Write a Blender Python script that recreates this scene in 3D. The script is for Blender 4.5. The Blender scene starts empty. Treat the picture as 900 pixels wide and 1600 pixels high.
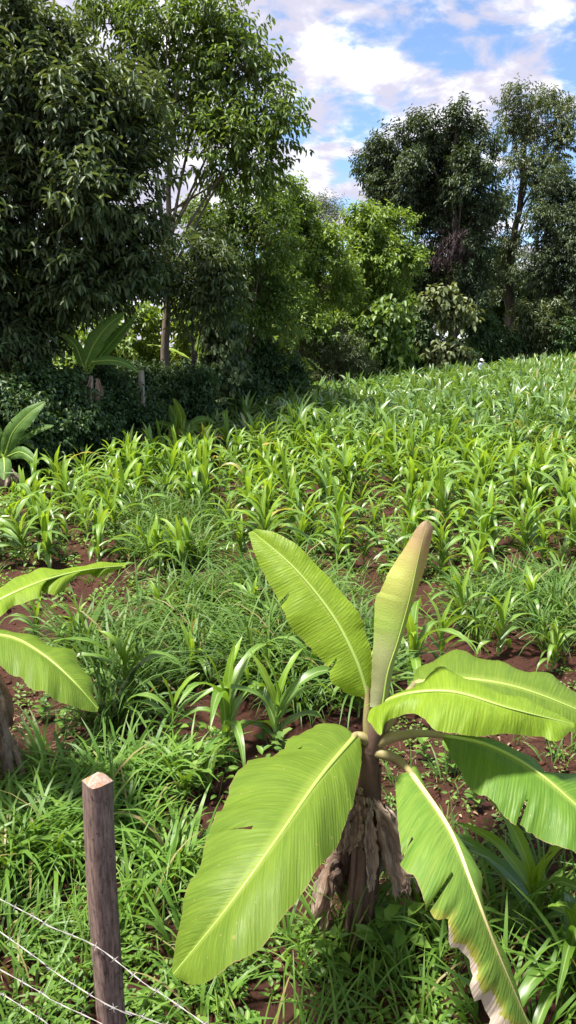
import bpy, math, random
import numpy as np
from mathutils import Vector, Matrix

rng = np.random.default_rng(11)
random.seed(11)
scn = bpy.context.scene
COL = scn.collection
R = math.radians

# ------------------------------------------------------------------ camera
H, PITCH, FPX = 2.6, R(12.0), 1200.0
cam_d = bpy.data.cameras.new('camera')
cam_d.sensor_fit = 'VERTICAL'; cam_d.sensor_height = 36.0
cam_d.lens = FPX / 1600 * 36.0
cam_d.clip_start = 0.05; cam_d.clip_end = 6000
cam = bpy.data.objects.new('camera', cam_d); COL.objects.link(cam)
cam.location = (0, 0, H); cam.rotation_euler = (R(90) - PITCH, 0, 0)
scn.camera = cam

# ------------------------------------------------------------------ world + sun
SUN_AZ, SUN_EL = R(-105), R(71)          # azimuth from +Y, negative = to the left
w = bpy.data.worlds.new('World'); scn.world = w; w.use_nodes = True
def build_world():
    nt = w.node_tree; n = nt.nodes; l = nt.links; n.clear()
    out = n.new('ShaderNodeOutputWorld'); bg = n.new('ShaderNodeBackground')
    sky = n.new('ShaderNodeTexSky'); sky.sky_type = 'NISHITA'; sky.sun_disc = False
    sky.sun_elevation = SUN_EL; sky.sun_rotation = SUN_AZ
    sky.air_density = 1.0; sky.dust_density = 0.25; sky.ozone_density = 3.5; sky.altitude = 1500
    tc = n.new('ShaderNodeTexCoord')
    sep = n.new('ShaderNodeSeparateXYZ'); l.new(tc.outputs['Generated'], sep.inputs[0])
    def math_(op, a, b=None, c=None):
        m = n.new('ShaderNodeMath'); m.operation = op
        for i, v in enumerate((a, b, c)):
            if v is None: continue
            if isinstance(v, (int, float)): m.inputs[i].default_value = v
            else: l.new(v, m.inputs[i])
        return m.outputs[0]
    zz = math_('ADD', math_('MAXIMUM', sep.outputs[2], 0.0), 0.42)
    px = math_('DIVIDE', sep.outputs[0], zz); py = math_('DIVIDE', sep.outputs[1], zz)
    comb = n.new('ShaderNodeCombineXYZ'); l.new(px, comb.inputs[0]); l.new(py, comb.inputs[1])
    mp = n.new('ShaderNodeMapping'); l.new(comb.outputs[0], mp.inputs[0])
    mp.inputs['Location'].default_value = (5.5, 0.4, 0); mp.inputs['Rotation'].default_value = (0, 0, R(-28))
    mp.inputs['Scale'].default_value = (1.0, 1.35, 1)
    def noise(scale, detail, rough, off, dist=0.0):
        a = n.new('ShaderNodeVectorMath'); a.operation = 'ADD'; l.new(mp.outputs[0], a.inputs[0]); a.inputs[1].default_value = off
        t = n.new('ShaderNodeTexNoise'); t.inputs['Scale'].default_value = scale; t.inputs['Detail'].default_value = detail
        t.inputs['Roughness'].default_value = rough; t.inputs['Distortion'].default_value = dist
        l.new(a.outputs[0], t.inputs['Vector']); return t.outputs['Fac']
    big = noise(2.0, 2, 0.5, (0, 0, 0))
    mid = noise(9.5, 9, 0.58, (3, 1, 0), 0.25)
    # thicker cover on the left than on the right
    cov = math_('MULTIPLY', math_('MAXIMUM', math_('MINIMUM', px, 0.6), -0.6), -0.30)
    s = math_('ADD', math_('ADD', math_('MULTIPLY', big, 0.55), math_('MULTIPLY', mid, 0.75)), cov)
    mr = n.new('ShaderNodeMapRange'); mr.interpolation_type = 'SMOOTHSTEP'
    l.new(s, mr.inputs[0]); mr.inputs[1].default_value = 0.485; mr.inputs[2].default_value = 0.64
    shade = noise(7.5, 7, 0.58, (7, 2.2, 0), 0.2)
    ms = n.new('ShaderNodeMapRange'); ms.interpolation_type = 'SMOOTHSTEP'
    l.new(shade, ms.inputs[0]); ms.inputs[1].default_value = 0.44; ms.inputs[2].default_value = 0.68
    cc = n.new('ShaderNodeMix'); cc.data_type = 'RGBA'; l.new(ms.outputs[0], cc.inputs[0])
    cc.inputs[6].default_value = (3.0, 2.95, 3.6, 1); cc.inputs[7].default_value = (6.4, 6.3, 6.6, 1)
    mx = n.new('ShaderNodeMix'); mx.data_type = 'RGBA'
    l.new(mr.outputs[0], mx.inputs[0]); l.new(sky.outputs[0], mx.inputs[6]); l.new(cc.outputs[2], mx.inputs[7])
    l.new(mx.outputs[2], bg.inputs[0]); bg.inputs[1].default_value = 0.06
    l.new(bg.outputs[0], out.inputs[0])
build_world()
sun_d = bpy.data.lights.new('sun', 'SUN'); sun_d.energy = 2.9; sun_d.angle = R(8); sun_d.color = (1.0, 0.95, 0.87)
sun = bpy.data.objects.new('sun', sun_d); COL.objects.link(sun)
sdir = Vector((math.sin(SUN_AZ) * math.cos(SUN_EL), math.cos(SUN_AZ) * math.cos(SUN_EL), math.sin(SUN_EL)))
sun.rotation_euler = sdir.to_track_quat('Z', 'Y').to_euler()
scn.view_settings.view_transform = 'Standard'; scn.view_settings.look = 'None'
scn.view_settings.gamma = 1.0; scn.view_settings.exposure = 2.08
scn.cycles.use_denoising = True
scn.cycles.max_bounces = 8; scn.cycles.transmission_bounces = 4; scn.cycles.diffuse_bounces = 5

# ------------------------------------------------------------------ pixels <-> place
FW = np.array([0, math.cos(PITCH), -math.sin(PITCH)]); UPV = np.array([0, math.sin(PITCH), math.cos(PITCH)])
CAM = np.array([0, 0, H])
def ray(px, py):
    return FW + (px - 450) / FPX * np.array([1.0, 0, 0]) + (800 - py) / FPX * UPV
def atY(px, py, Y):
    d = ray(px, py); return CAM + d * (Y / d[1])
def atZ(px, py, z):
    d = ray(px, py); return CAM + d * ((z - H) / d[2])
def ground0(x, y):
    return 0.038 * np.clip(np.asarray(y, float) - 4.0, 0, 70) + 0.0 * np.asarray(x, float)
def bumps(x, y):
    x = np.asarray(x, float); y = np.asarray(y, float)
    return (0.03 * np.sin(1.7 * x + 0.6 * y) * np.sin(1.3 * y - 0.4 * x + 1) + 0.018 * np.sin(4.1 * x - 1.3 * y) * np.sin(3.7 * y + 2)
            + 0.010 * np.sin(9.3 * x + 2.1 * y + 0.5) * np.sin(8.1 * y - 3 * x))
def ground(x, y): return ground0(x, y) + bumps(x, y)
def atG(px, py):
    d = ray(px, py); t = 0.5
    for _ in range(60):
        p = CAM + d * t
        g = float(ground0(p[0], p[1]))
        if d[2] > -1e-3: return CAM + d * 60
        t += (p[2] - g) / (-d[2] + 0.038) * 0.9
    return CAM + d * t
def px_m(n, Y): return n * Y / FPX * 1.0     # n photo pixels at distance Y, in metres

# ------------------------------------------------------------------ mesh helpers
def build(name, V, Q=None, T=None, mat=None, parent=None, rnd=None, uv=None, smooth=False, link=True):
    """one mesh object from arrays: V (n,3), quads Q, triangles T, per-face value rnd, per-vertex uv"""
    V = np.asarray(V, np.float32)
    loops = []; starts = []; pos = 0; tot = []
    if Q is not None and len(Q):
        Q = np.asarray(Q, np.int32); loops.append(Q.ravel()); starts.append(np.arange(len(Q)) * 4); pos = Q.size
    if T is not None and len(T):
        T = np.asarray(T, np.int32); loops.append(T.ravel()); starts.append(pos + np.arange(len(T)) * 3)
    L = np.concatenate(loops).astype(np.int32); S = np.concatenate(starts).astype(np.int32)
    me = bpy.data.meshes.new(name)
    me.vertices.add(len(V)); me.vertices.foreach_set('co', V.ravel())
    me.loops.add(len(L)); me.loops.foreach_set('vertex_index', L)
    me.polygons.add(len(S)); me.polygons.foreach_set('loop_start', S)
    me.update(calc_edges=True)
    if smooth: me.polygons.foreach_set('use_smooth', np.ones(len(S), bool))
    if rnd is not None:
        a = me.attributes.new('rnd', 'FLOAT', 'FACE'); a.data.foreach_set('value', np.asarray(rnd, np.float32))
    if uv is not None:
        u = me.uv_layers.new(name='UVMap'); u.data.foreach_set('uv', np.asarray(uv, np.float32)[L].ravel())
    if mat is not None: me.materials.append(mat)
    me.validate()
    o = bpy.data.objects.new(name, me)
    if link: COL.objects.link(o)
    if parent is not None: o.parent = parent
    return o
def tag(o, label=None, cat=None, group=None, kind=None):
    if label: o['label'] = label
    if cat: o['category'] = cat
    if group: o['group'] = group
    if kind: o['kind'] = kind
    return o
def empty(name, loc, label, cat, group=None):
    o = bpy.data.objects.new(name, None); COL.objects.link(o); o.location = loc; o.empty_display_size = 0.1
    return tag(o, label, cat, group)
class Bag:
    """collects pieces of geometry for one mesh"""
    def __init__(s): s.V = []; s.Q = []; s.r = []; s.uv = []; s.n = 0
    def add(s, V, Q, r=None, uv=None):
        s.V.append(V); s.Q.append(np.asarray(Q) + s.n); s.n += len(V)
        s.r.append(np.full(len(Q), 0.5) if r is None else r)
        s.uv.append(np.zeros((len(V), 2)) if uv is None else uv)
    def build(s, name, mat, parent=None, smooth=False, off=None):
        V = np.concatenate(s.V)
        if off is not None: V = V - np.asarray(off)
        return build(name, V, np.concatenate(s.Q), None, mat, parent, np.concatenate(s.r), np.concatenate(s.uv), smooth)
def unit(a): return a / np.maximum(np.linalg.norm(a, axis=-1, keepdims=True), 1e-9)
def spline(P, n):
    """Catmull-Rom through P, n points evenly by arc length"""
    P = np.asarray(P, float)
    if len(P) == 2: return P[0] + (P[1] - P[0]) * np.linspace(0, 1, n)[:, None]
    E = np.vstack([2 * P[0] - P[1], P, 2 * P[-1] - P[-2]])
    out = []
    for i in range(len(P) - 1):
        p0, p1, p2, p3 = E[i:i + 4]; t = np.linspace(0, 1, 24, endpoint=False)[:, None]
        out.append(0.5 * (2 * p1 + (p2 - p0) * t + (2 * p0 - 5 * p1 + 4 * p2 - p3) * t**2 + (3 * p1 - p0 - 3 * p2 + p3) * t**3))
    C = np.vstack(out + [P[-1:]])
    s = np.concatenate([[0], np.cumsum(np.linalg.norm(np.diff(C, axis=0), axis=1))]); s /= s[-1]
    u = np.linspace(0, 1, n)
    return np.stack([np.interp(u, s, C[:, k]) for k in range(C.shape[1])], 1)
def tube(P, rad, ns=8, flat=1.0, uvr=1.0):
    P = np.asarray(P, float); n = len(P); rad = np.broadcast_to(np.asarray(rad, float), (n,))
    T = unit(np.gradient(P, axis=0))
    ref = np.array([0, 0, 1.0]) if abs(T[:, 2]).mean() < 0.8 else np.array([1.0, 0, 0])
    S = unit(np.cross(T, ref)); N = np.cross(S, T)
    a = np.linspace(0, 2 * math.pi, ns, endpoint=False)
    V = P[:, None] + rad[:, None, None] * (np.cos(a)[None, :, None] * S[:, None] + flat * np.sin(a)[None, :, None] * N[:, None])
    i = np.arange(n - 1)[:, None] * ns; j = np.arange(ns)[None]; k = (j + 1) % ns
    Q = np.stack([i + j, i + k, i + ns + k, i + ns + j], -1).reshape(-1, 4)
    uv = np.stack(np.broadcast_arrays(a[None] / 6.2832, np.linspace(0, 1, n)[:, None]), -1).reshape(-1, 2)
    return V.reshape(-1, 3), Q, None, uv
def blades(base, az, L, th0, curv, wd, nseg=5, across=2, fold=0.25, twist=0.0, wave=0.0, taper=1.0, base_w=0.5, rs=rng):
    """arching strap leaves, all at once. across=2 flat ribbon, 3 = folded on the midrib"""
    base = np.asarray(base, float); k = len(base)
    b = lambda v: np.broadcast_to(np.asarray(v, float), (k,))
    az, L, th0, curv, wd, twist = map(b, (az, L, th0, curv, wd, twist))
    s = np.linspace(0, 1, nseg + 1)
    th = th0[:, None] + curv[:, None] * s[None] ** 1.35
    ds = (L / nseg)[:, None]
    r = np.concatenate([np.zeros((k, 1)), np.cumsum(np.sin((th[:, 1:] + th[:, :-1]) / 2) * ds, 1)], 1)
    z = np.concatenate([np.zeros((k, 1)), np.cumsum(np.cos((th[:, 1:] + th[:, :-1]) / 2) * ds, 1)], 1)
    h = np.stack([np.cos(az), np.sin(az), np.zeros(k)], 1); sd = np.stack([-np.sin(az), np.cos(az), np.zeros(k)], 1)
    up = np.array([0, 0, 1.0])
    C = base[:, None] + r[..., None] * h[:, None] + z[..., None] * up
    nrm = -np.cos(th)[..., None] * h[:, None] + np.sin(th)[..., None] * up
    ta = twist[:, None] * s[None]
    S = np.cos(ta)[..., None] * sd[:, None] + np.sin(ta)[..., None] * nrm
    N2 = np.cos(ta)[..., None] * nrm - np.sin(ta)[..., None] * sd[:, None]
    prof = np.minimum(base_w + (1 - base_w) * s / 0.3, 1) * np.clip(1 - ((s - 0.3) / 0.72).clip(0) ** (1.6 + taper), 0.04, 1)
    hw = wd[:, None] * prof[None] * 0.5
    wv = wave * np.sin(s[None] * 17 + rs.uniform(0, 6, (k, 1))) * wd[:, None]
    wv2 = wave * np.sin(s[None] * 15 + rs.uniform(0, 6, (k, 1))) * wd[:, None]
    up_e = fold * hw
    l = C - S * hw[..., None] + N2 * (up_e + wv)[..., None]
    rr = C + S * hw[..., None] + N2 * (up_e + wv2)[..., None]
    cols = [l, rr] if across == 2 else [l, C, rr]
    V = np.stack(cols, 2); m = across; ns = nseg + 1
    uu = np.linspace(0, 1, m)
    uv = np.stack(np.broadcast_arrays(uu[None, None], s[None, :, None] + np.zeros((k, 1, 1))), -1).reshape(-1, 2)
    o = (np.arange(k) * ns * m)[:, None, None]; i = (np.arange(nseg) * m)[None, :, None]; j = np.arange(m - 1)[None, None]
    q = o + i + j
    Q = np.stack([q, q + 1, q + m + 1, q + m], -1).reshape(-1, 4)
    rnd = np.repeat(rs.random(k), nseg * (m - 1))
    return V.reshape(-1, 3), Q, rnd, uv
def leafs(base, d, up, L, W, fold=0.25, droop=0.15, rs=rng):
    """small folded leaves: two quads each"""
    k = len(base); d = unit(d); s = unit(np.cross(d, up)); n = np.cross(s, d)
    L = np.broadcast_to(L, (k,))[:, None]; W = np.broadcast_to(W, (k,))[:, None]
    b = base; t = base + d * L - n * L * droop
    m1 = base + d * L * 0.30; m2 = base + d * L * 0.68 - n * L * droop * 0.35
    e = n * W * fold
    l1 = m1 - s * W * 0.46 + e; r1 = m1 + s * W * 0.46 + e; l2 = m2 - s * W * 0.40 + e; r2 = m2 + s * W * 0.40 + e
    V = np.stack([b, t, l1, l2, r1, r2], 1).reshape(-1, 3)
    o = np.arange(k)[:, None] * 6
    Q = np.stack([o + np.array([0, 4, 5, 1]), o + np.array([0, 1, 3, 2])], 1).reshape(-1, 4)
    uv = np.tile(np.array([[.5, 0], [.5, 1], [0, .3], [0, .7], [1, .3], [1, .7]]), (k, 1))
    return V, Q, np.repeat(rs.random(k), 2), uv
def rand_dir(k, rs=rng): return unit(rs.normal(size=(k, 3)))
def inside(poly, x, y):
    c = np.zeros(len(x), bool); n = len(poly)
    for i in range(n):
        x1, y1 = poly[i]; x2, y2 = poly[(i + 1) % n]
        hit = ((y1 > y) != (y2 > y)) & (x < (x2 - x1) * (y - y1) / (y2 - y1 + 1e-12) + x1)
        c ^= hit
    return c
def scatter(pxpoly, per_m2, rs=rng):
    """even scatter on the ground inside a polygon given by photo pixels"""
    P = np.array([atG(*p)[:2] for p in pxpoly])
    lo, hi = P.min(0), P.max(0); n = int(per_m2 * np.prod(hi - lo))
    x = rs.uniform(lo[0], hi[0], n); y = rs.uniform(lo[1], hi[1], n)
    k = inside(P, x, y); x, y = x[k], y[k]
    return np.stack([x, y, ground(x, y)], 1)
def vnoise(x, y, sc, seed=0):
    """cheap smooth pseudo noise 0..1"""
    v = 0
    g = np.random.default_rng(seed)
    for i in range(5):
        a, b, c = g.uniform(-1, 1, 3) * sc * (1 + i * 0.5), g.uniform(-1, 1, 3) * sc * (1 + i * 0.5), g.uniform(0, 6, 3)
        v = v + np.sin(a[0] * x + b[0] * y + c[0]) * np.sin(a[1] * x + b[1] * y + c[1])
    return 0.5 + v / 5 * 0.9

# ------------------------------------------------------------------ materials
def nodes(name):
    m = bpy.data.materials.new(name); m.use_nodes = True
    nt = m.node_tree; nt.nodes.clear()
    return m, nt.nodes, nt.links
def mixc(n, l, fac, a, b, mode='MIX'):
    x = n.new('ShaderNodeMix'); x.data_type = 'RGBA'; x.blend_type = mode
    for i, v in ((0, fac), (6, a), (7, b)):
        if isinstance(v, (int, float)): x.inputs[i].default_value = v
        elif isinstance(v, tuple): x.inputs[i].default_value = (*v, 1)[:4]
        else: l.new(v, x.inputs[i])
    return x.outputs[2]
def rng_map(n, l, v, a, b, c=0.0, d=1.0, smooth=True):
    m = n.new('ShaderNodeMapRange'); m.interpolation_type = 'SMOOTHSTEP' if smooth else 'LINEAR'
    l.new(v, m.inputs[0])
    for i, q in enumerate((a, b, c, d)): m.inputs[i + 1].default_value = q
    return m.outputs[0]
def mth(n, l, op, a, b=None):
    m = n.new('ShaderNodeMath'); m.operation = op
    for i, v in enumerate((a, b)):
        if v is None: continue
        if isinstance(v, (int, float)): m.inputs[i].default_value = v
        else: l.new(v, m.inputs[i])
    return m.outputs[0]
def noise(n, l, vec, scale, detail=3, rough=0.55):
    t = n.new('ShaderNodeTexNoise'); t.inputs['Scale'].default_value = scale
    t.inputs['Detail'].default_value = detail; t.inputs['Roughness'].default_value = rough
    if vec is not None: l.new(vec, t.inputs['Vector'])
    return t.outputs['Fac']
def leaf_shader(n, l, color, rough, trans, spec=0.5, normal=None, warm=(1.3, 1.15, 0.4)):
    out = n.new('ShaderNodeOutputMaterial'); p = n.new('ShaderNodeBsdfPrincipled')
    t = n.new('ShaderNodeBsdfTranslucent'); mx = n.new('ShaderNodeMixShader')
    l.new(color, p.inputs['Base Color'])
    if isinstance(rough, (int, float)): p.inputs['Roughness'].default_value = rough
    else: l.new(rough, p.inputs['Roughness'])
    p.inputs['Specular IOR Level'].default_value = spec
    l.new(mixc(n, l, 1.0, color, warm, 'MULTIPLY'), t.inputs['Color'])
    if normal is not None: l.new(normal, p.inputs['Normal']); l.new(normal, t.inputs['Normal'])
    mx.inputs[0].default_value = trans
    l.new(p.outputs[0], mx.inputs[1]); l.new(t.outputs[0], mx.inputs[2]); l.new(mx.outputs[0], out.inputs['Surface'])
def leaf_mat(name, a, b, rough=0.42, trans=0.35, spec=0.5, dry=None, dry_at=0.93, obj_random=False, rib=False, warm=(1.25, 1.12, 0.45)):
    m, n, l = nodes(name)
    at = n.new('ShaderNodeAttribute'); at.attribute_name = 'rnd'; f = at.outputs['Fac']
    if obj_random:
        oi = n.new('ShaderNodeObjectInfo'); f = mth(n, l, 'MULTIPLY', mth(n, l, 'ADD', f, oi.outputs['Random']), 0.5)
    c = mixc(n, l, f, a, b)
    geo = n.new('ShaderNodeNewGeometry')
    c = mixc(n, l, rng_map(n, l, noise(n, l, geo.outputs['Position'], 1.3, 3), 0.35, 0.7, 0, 0.45), c, tuple(x * 0.62 for x in a))
    if dry: c = mixc(n, l, rng_map(n, l, f, dry_at, dry_at + 0.02), c, dry)
    if rib:
        uv = n.new('ShaderNodeUVMap'); sp = n.new('ShaderNodeSeparateXYZ'); l.new(uv.outputs[0], sp.inputs[0])
        e = mth(n, l, 'ABSOLUTE', mth(n, l, 'SUBTRACT', sp.outputs[0], 0.5))
        c = mixc(n, l, rng_map(n, l, e, 0.03, 0.09, 0.55, 0), c, (0.42, 0.5, 0.2))
    leaf_shader(n, l, c, rough, trans, spec, warm=warm)
    return m
def bark_mat(name, a, b, scale=9):
    m, n, l = nodes(name)
    geo = n.new('ShaderNodeTexCoord'); mp = n.new('ShaderNodeMapping'); mp.inputs['Scale'].default_value = (1, 1, 0.22)
    l.new(geo.outputs['Object'], mp.inputs[0])
    f = noise(n, l, mp.outputs[0], scale, 6, 0.65)
    c = mixc(n, l, rng_map(n, l, f, 0.3, 0.7), a, b)
    out = n.new('ShaderNodeOutputMaterial'); p = n.new('ShaderNodeBsdfPrincipled'); l.new(c, p.inputs['Base Color'])
    p.inputs['Roughness'].default_value = 0.85
    bp = n.new('ShaderNodeBump'); bp.inputs['Strength'].default_value = 0.6; bp.inputs['Distance'].default_value = 0.02
    l.new(f, bp.inputs['Height']); l.new(bp.outputs[0], p.inputs['Normal']); l.new(p.outputs[0], out.inputs['Surface'])
    return m
def plain_mat(name, c, rough=0.7, spec=0.4, var=0.2, scale=20, metal=0.0):
    m, n, l = nodes(name)
    tc = n.new('ShaderNodeTexCoord'); f = noise(n, l, tc.outputs['Object'], scale, 4)
    col = mixc(n, l, f, tuple(x * (1 - var) for x in c), tuple(min(1, x * (1 + var)) for x in c))
    out = n.new('ShaderNodeOutputMaterial'); p = n.new('ShaderNodeBsdfPrincipled'); l.new(col, p.inputs['Base Color'])
    p.inputs['Roughness'].default_value = rough; p.inputs['Specular IOR Level'].default_value = spec; p.inputs['Metallic'].default_value = metal
    l.new(p.outputs[0], out.inputs['Surface']); return m
def soil_mat():
    m, n, l = nodes('red_soil')
    g = n.new('ShaderNodeNewGeometry'); P = g.outputs['Position']
    f1 = noise(n, l, P, 2.2, 5); f2 = noise(n, l, P, 26, 8, 0.7); f3 = noise(n, l, P, 120, 4, 0.7)
    c = mixc(n, l, rng_map(n, l, f1, 0.3, 0.7), (0.050, 0.0195, 0.012), (0.088, 0.034, 0.020))
    c = mixc(n, l, rng_map(n, l, f2, 0.42, 0.7), c, (0.034, 0.014, 0.010))
    c = mixc(n, l, rng_map(n, l, f3, 0.62, 0.75, 0, 0.6), c, (0.12, 0.065, 0.042))
    sp = n.new('ShaderNodeSeparateXYZ'); l.new(P, sp.inputs[0])
    far = mth(n, l, 'ADD', sp.outputs[1], mth(n, l, 'MULTIPLY', f1, 8.0))
    c = mixc(n, l, rng_map(n, l, far, 30, 48), c, (0.055, 0.085, 0.022))
    out = n.new('ShaderNodeOutputMaterial'); p = n.new('ShaderNodeBsdfPrincipled'); l.new(c, p.inputs['Base Color'])
    p.inputs['Roughness'].default_value = 0.92; p.inputs['Specular IOR Level'].default_value = 0.2
    h = mth(n, l, 'ADD', mth(n, l, 'MULTIPLY', f2, 1.0), mth(n, l, 'MULTIPLY', f3, 0.35))
    bp = n.new('ShaderNodeBump'); bp.inputs['Strength'].default_value = 0.9; bp.inputs['Distance'].default_value = 0.04
    l.new(h, bp.inputs['Height']); l.new(bp.outputs[0], p.inputs['Normal']); l.new(p.outputs[0], out.inputs['Surface'])
    return m
def banana_mat(name, a, b, dry_side=0.0, trans=0.42, rough=0.47, stripes=64, blotch=0.18):
    m, n, l = nodes(name)
    uv = n.new('ShaderNodeUVMap'); sp = n.new('ShaderNodeSeparateXYZ'); l.new(uv.outputs[0], sp.inputs[0])
    U, Vv = sp.outputs[0], sp.outputs[1]
    e = mth(n, l, 'MULTIPLY', mth(n, l, 'ABSOLUTE', mth(n, l, 'SUBTRACT', U, 0.5)), 2.0)
    fw = mth(n, l, 'SUBTRACT', Vv, mth(n, l, 'MULTIPLY', e, 0.05))         # veins sweep a little forward
    # a 2-D coordinate: along the blade fine, across it stretched
    cb = n.new('ShaderNodeCombineXYZ'); l.new(mth(n, l, 'MULTIPLY', U, 0.05), cb.inputs[0]); l.new(fw, cb.inputs[1])
    fine = noise(n, l, cb.outputs[0], 105, 2, 0.6); broad = noise(n, l, cb.outputs[0], 22, 3, 0.6)
    wv = mth(n, l, 'SINE', mth(n, l, 'MULTIPLY', fw, stripes * 6.2832))
    c = mixc(n, l, rng_map(n, l, broad, 0.28, 0.72), tuple(x * 0.95 for x in a), tuple(x * 0.92 for x in b))
    c = mixc(n, l, rng_map(n, l, fine, 0.40, 0.72, 0, 0.26), c, tuple(x * 1.45 for x in b))
    c = mixc(n, l, rng_map(n, l, wv, 0.55, 1.0, 0, 0.12), c, tuple(x * 0.62 for x in a))
    tc = n.new('ShaderNodeTexCoord'); bl = noise(n, l, tc.outputs['Object'], 7, 5, 0.6)
    c = mixc(n, l, rng_map(n, l, bl, 0.5, 0.75, 0, blotch), c, tuple(x * 0.66 for x in a))
    c = mixc(n, l, rng_map(n, l, e, 0.02, 0.16, 0.5, 0), c, (0.33, 0.42, 0.08))
    sx = noise(n, l, tc.outputs['Object'], 55, 2, 0.5)
    c = mixc(n, l, rng_map(n, l, sx, 0.70, 0.74, 0, 0.6), c, (0.36, 0.30, 0.10))
    ed = noise(n, l, tc.outputs['Object'], 24, 4, 0.7)
    rim = mth(n, l, 'ADD', e, mth(n, l, 'MULTIPLY', mth(n, l, 'SUBTRACT', ed, 0.5), 0.06))
    c = mixc(n, l, rng_map(n, l, rim, 0.985, 0.998, 0, 0.7), c, (0.30, 0.22, 0.09))
    if dry_side:
        side = mth(n, l, 'SUBTRACT', 1.0, U)                # left edge
        k = mth(n, l, 'ADD', side, mth(n, l, 'MULTIPLY', mth(n, l, 'SUBTRACT', Vv, 0.5), 0.55))
        k = mth(n, l, 'ADD', k, mth(n, l, 'MULTIPLY', mth(n, l, 'SUBTRACT', ed, 0.5), 0.28))
        low = rng_map(n, l, Vv, 0.40, 0.5)
        yl = mth(n, l, 'MULTIPLY', rng_map(n, l, k, 0.88, 1.03), low)
        dr = mth(n, l, 'MULTIPLY', rng_map(n, l, k, 1.00, 1.04), low)
        c = mixc(n, l, mth(n, l, 'MULTIPLY', yl, 0.7), c, (0.42, 0.36, 0.06))
        c = mixc(n, l, dr, c, (0.52, 0.42, 0.33))
    bp = n.new('ShaderNodeBump'); bp.inputs['Strength'].default_value = 0.4; bp.inputs['Distance'].default_value = 0.004
    l.new(mth(n, l, 'ADD', mth(n, l, 'MULTIPLY', wv, 0.15), mth(n, l, 'MULTIPLY', fine, 2.2)), bp.inputs['Height'])
    ro = rng_map(n, l, bl, 0.3, 0.7, rough - 0.06, rough + 0.1)
    leaf_shader(n, l, c, ro, trans, 0.25, bp.outputs[0], warm=(1.2, 1.12, 0.4))
    return m
def cigar_mat():
    m, n, l = nodes('rolled_leaf')
    uv = n.new('ShaderNodeUVMap'); sp = n.new('ShaderNodeSeparateXYZ'); l.new(uv.outputs[0], sp.inputs[0])
    r = n.new('ShaderNodeValToRGB'); e = r.color_ramp.elements
    tc = n.new('ShaderNodeTexCoord'); f = noise(n, l, tc.outputs['Object'], 9, 4)
    l.new(mth(n, l, 'ADD', sp.outputs[1], mth(n, l, 'MULTIPLY', mth(n, l, 'SUBTRACT', f, 0.5), 0.25)), r.inputs[0])
    e[0].position = 0.0; e[0].color = (0.24, 0.25, 0.13, 1); e[1].position = 1.0; e[1].color = (0.30, 0.19, 0.12, 1)
    for p, c in ((0.28, (0.28, 0.32, 0.12, 1)), (0.42, (0.30, 0.44, 0.075, 1)), (0.66, (0.40, 0.43, 0.09, 1)), (0.84, (0.42, 0.32, 0.13, 1))):
        x = e.new(p); x.color = c
    cb = n.new('ShaderNodeCombineXYZ'); l.new(mth(n, l, 'MULTIPLY', sp.outputs[0], 0.2), cb.inputs[0]); l.new(sp.outputs[1], cb.inputs[1])
    fine = noise(n, l, cb.outputs[0], 120, 3)
    c = mixc(n, l, rng_map(n, l, fine, 0.4, 0.7, 0, 0.22), r.outputs[0], (0.5, 0.45, 0.25))
    bp = n.new('ShaderNodeBump'); bp.inputs['Strength'].default_value = 0.4; bp.inputs['Distance'].default_value = 0.004
    l.new(fine, bp.inputs['Height'])
    leaf_shader(n, l, c, 0.42, 0.38, 0.4, bp.outputs[0], warm=(1.2, 1.0, 0.6)); return m
def dead_mat():
    m, n, l = nodes('dead_leaf')
    at = n.new('ShaderNodeAttribute'); at.attribute_name = 'rnd'
    uv = n.new('ShaderNodeUVMap'); mp = n.new('ShaderNodeMapping'); mp.inputs['Scale'].default_value = (26, 2, 1); l.new(uv.outputs[0], mp.inputs[0])
    f = noise(n, l, mp.outputs[0], 1.5, 5, 0.7)
    tc = n.new('ShaderNodeTexCoord'); g = noise(n, l, tc.outputs['Object'], 11, 4, 0.6)
    c = mixc(n, l, rng_map(n, l, g, 0.35, 0.65), (0.42, 0.34, 0.27), (0.29, 0.19, 0.135))
    c = mixc(n, l, rng_map(n, l, f, 0.4, 0.7, 0, 0.7), c, (0.55, 0.48, 0.41))
    c = mixc(n, l, rng_map(n, l, f, 0.55, 0.3, 0, 0.5), c, (0.09, 0.05, 0.035))
    oi = n.new('ShaderNodeObjectInfo')
    c = mixc(n, l, mth(n, l, 'MULTIPLY', oi.outputs['Random'], 0.5), c, (0.17, 0.085, 0.05))
    bp = n.new('ShaderNodeBump'); bp.inputs['Strength'].default_value = 0.7; bp.inputs['Distance'].default_value = 0.008
    l.new(f, bp.inputs['Height'])
    leaf_shader(n, l, c, 0.85, 0.15, 0.15, bp.outputs[0], warm=(1.1, 0.9, 0.6)); return m
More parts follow.
